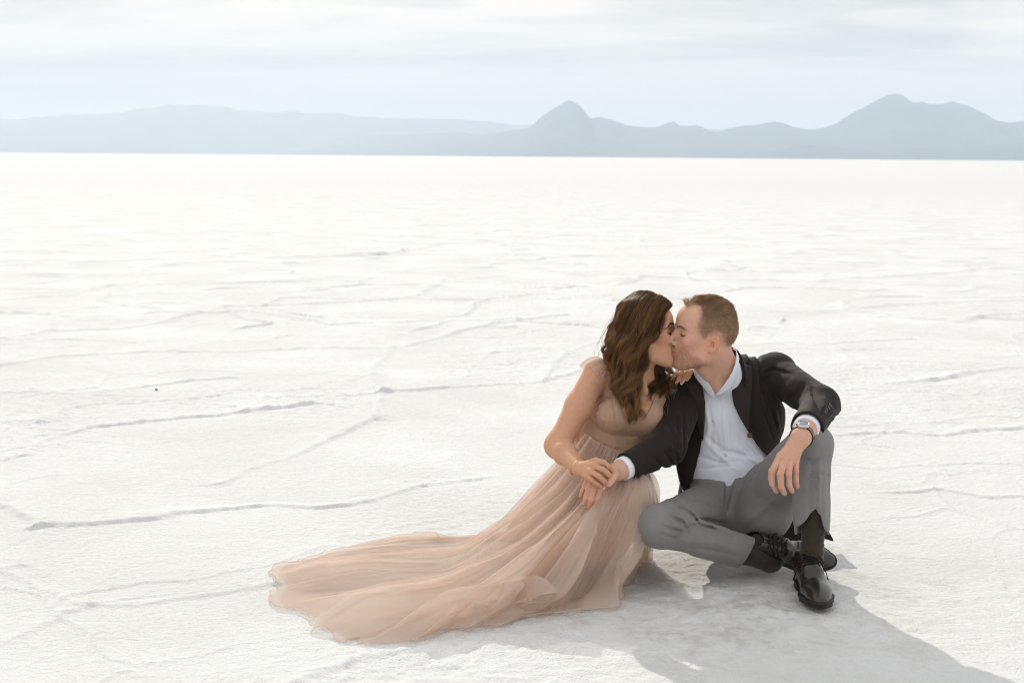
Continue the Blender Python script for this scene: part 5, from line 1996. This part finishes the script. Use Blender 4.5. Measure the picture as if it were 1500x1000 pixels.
sv_all, tint_all = [], []
rg = np.random.default_rng(21)
tl = np.linspace(0, 1, NP_)
hc = WH.w(-0.005, 0, 0.035)
for g in GDW[3:8]:
    g[:, 0] += 0.015 * np.clip((0.86 - g[:, 2]) / 0.1, 0, 1)
nlock = 165
for k in range(nlock):
    t = (k + rg.uniform(0, 1)) / nlock * 10
    if t > 7 and rg.uniform() < 0.25:
        continue
    g = guide_at(t).copy()
    outd = g - hc
    outd /= np.linalg.norm(outd, axis=1)[:, None]
    tan = np.gradient(g, axis=0)
    tan /= np.linalg.norm(tan, axis=1)[:, None]
    lat = np.cross(tan, outd)
    lat /= np.linalg.norm(lat, axis=1)[:, None] + 1e-9
    outd = np.cross(lat, tan)
    layer = rg.uniform(-0.014, 0.008)
    ph = 1.7 * t + rg.normal(0, 0.5)
    wl = 3.5 + 0.3 * math.sin(t * 1.7) + rg.normal(0, 0.2)
    amp = (0.0012 + 0.0150 * np.clip((tl - 0.18) / 0.45, 0, 1)) * rg.uniform(0.6, 1.25)
    g2 = g + outd * (layer * np.clip(tl * 5, 0.35, 1) + 0.002)[:, None] + lat * (rg.normal(0, 0.006) * np.clip(tl * 2, 0, 1))[:, None]
    arg = wl * 6.28 * tl ** 1.15 + ph
    g2 = g2 + lat * (amp * np.sin(arg))[:, None] + outd * (0.85 * amp * (0.30 + np.cos(arg)))[:, None]
    ns = 64
    base = rg.normal(0, 1, (ns, 1, 2))
    tw = 2.4 * tl[None] * rg.uniform(-1, 1)
    prof = (0.0058 * (0.7 + 0.5 * np.sin(np.clip(tl * 1.3, 0, 1) * 3.14)) * (1.05 - 0.62 * tl))[None]
    bx = base[..., 0] * np.cos(tw) - base[..., 1] * np.sin(tw)
    by = base[..., 0] * np.sin(tw) + base[..., 1] * np.cos(tw)
    fr = np.cumsum(rg.normal(0, 0.00045, (ns, NP_, 3)), 1)
    st = g2[None] + lat[None] * (prof * bx)[..., None] + outd[None] * (prof * 0.55 * by)[..., None] + fr
    dl = rg.normal(0, 0.26, (ns, 1))
    st = st + lat[None] * (amp * (np.sin(arg[None] + dl) - np.sin(arg)))[..., None] * 0.8
    cut = np.clip(rg.uniform(0.84, 1.0) - np.abs(rg.normal(0, 0.07, (ns, 1))), 0.4, 1)
    s_idx = np.linspace(0, 1, NP_)[None] * cut * (NP_ - 1)
    j = np.clip(s_idx.astype(int), 0, NP_ - 2)
    rows = np.arange(ns)[:, None]
    st = st[rows, j] + (s_idx - j)[..., None] * (st[rows, j + 1] - st[rows, j])
    sv_all.append(st)
    hl = rg.uniform(0.62, 1.0) if rg.uniform() < 0.30 else rg.uniform(0.0, 0.35)
    lt = np.clip(0.03 + 0.62 * hl + (0.08 + 0.36 * hl) * tl[None] + 0.13 * rg.normal(size=(ns, 1)), 0, 1)
    tint_all.append(lt)
for k in range(170):                   # fly-away hairs
    g = guide_at(rg.uniform(0, 10)).copy()
    off = np.cumsum(np.cumsum(rg.normal(0, 0.00034, (NP_, 3)), 0), 0)
    st = g + off + (g - hc) * 0.06
    sv_all.append(st[None])
    tint_all.append(np.clip(0.6 + 0.3 * tl[None], 0, 1))
P_ = np.concatenate(sv_all)
fl = P_.reshape(-1, 3)
for _ in range(3):
    q = WH.sdf(fl.astype(np.float32))
    inn = np.nonzero(q < 0.003)[0]
    if len(inn):
        dirn = fl[inn] - hc
        dirn /= np.linalg.norm(dirn, axis=1)[:, None]
        fl[inn] += dirn * (0.004 - q[inn])[:, None]
P_ = fl.reshape(P_.shape)
hv_, hf_ = strand_mesh(P_, 0.00062, 3, 0.35)
ht = np.repeat(np.concatenate(tint_all).reshape(-1), 3)


def hair_core(P):
    d = None
    for i in range(len(GDW)):
        g = GDW[i][::3]
        e = chain(P, list(g[:-1]), list(np.linspace(0.010, 0.017, 4)) + list(np.linspace(0.017, 0.006, len(g) - 5)), 0.012)
        d = e if d is None else smin(d, e, 0.012)
    return d + 0.0085 + 0.003 * vnoise(P * A3((90, 90, 25)), 5)


cv_, cf_ = surface(hair_core, (0.22, 4.28, 0.40), (0.60, 4.64, 0.92), 0.005, 1)
ct = np.full(len(cv_), 0.06)
allv = np.concatenate([hv_, cv_])
allf = np.concatenate([hf_, cf_ + len(hv_)])
allt = np.concatenate([ht, ct])
mesh_obj('hair', allv, allf, HAIRW, woman, col=np.repeat(allt[:, None], 3, 1).astype(np.float32))

# ---- the one loose pebble on the salt
p = G(229, 572)
pv_ = []
bm_ = __import__('bmesh')
b = bm_.new()
bm_.ops.create_icosphere(b, subdivisions=3, radius=0.011)
vv_ = np.array([x.co for x in b.verts])
ff_ = np.array([[x.index for x in f.verts] for f in b.faces])
b.free()
vv_ = 0.62 * vv_ * (1 + 0.35 * fbm(vv_ * 90, 3, 4))[:, None] * np.array([1.2, 0.9, 0.85])
peb = mesh_obj('pebble', vv_ , ff_, simple('brown_stone', (0.26, 0.14, 0.07), 0.9, 0.2))
peb.location = (p[0], p[1], hgt(p[0], p[1]) + 0.004)
peb['label'] = 'tiny brown pebble lying alone on the white salt left of the couple'
peb['category'] = 'pebble'
print('woman', time.time() - T0)
print('script total', time.time() - T0)
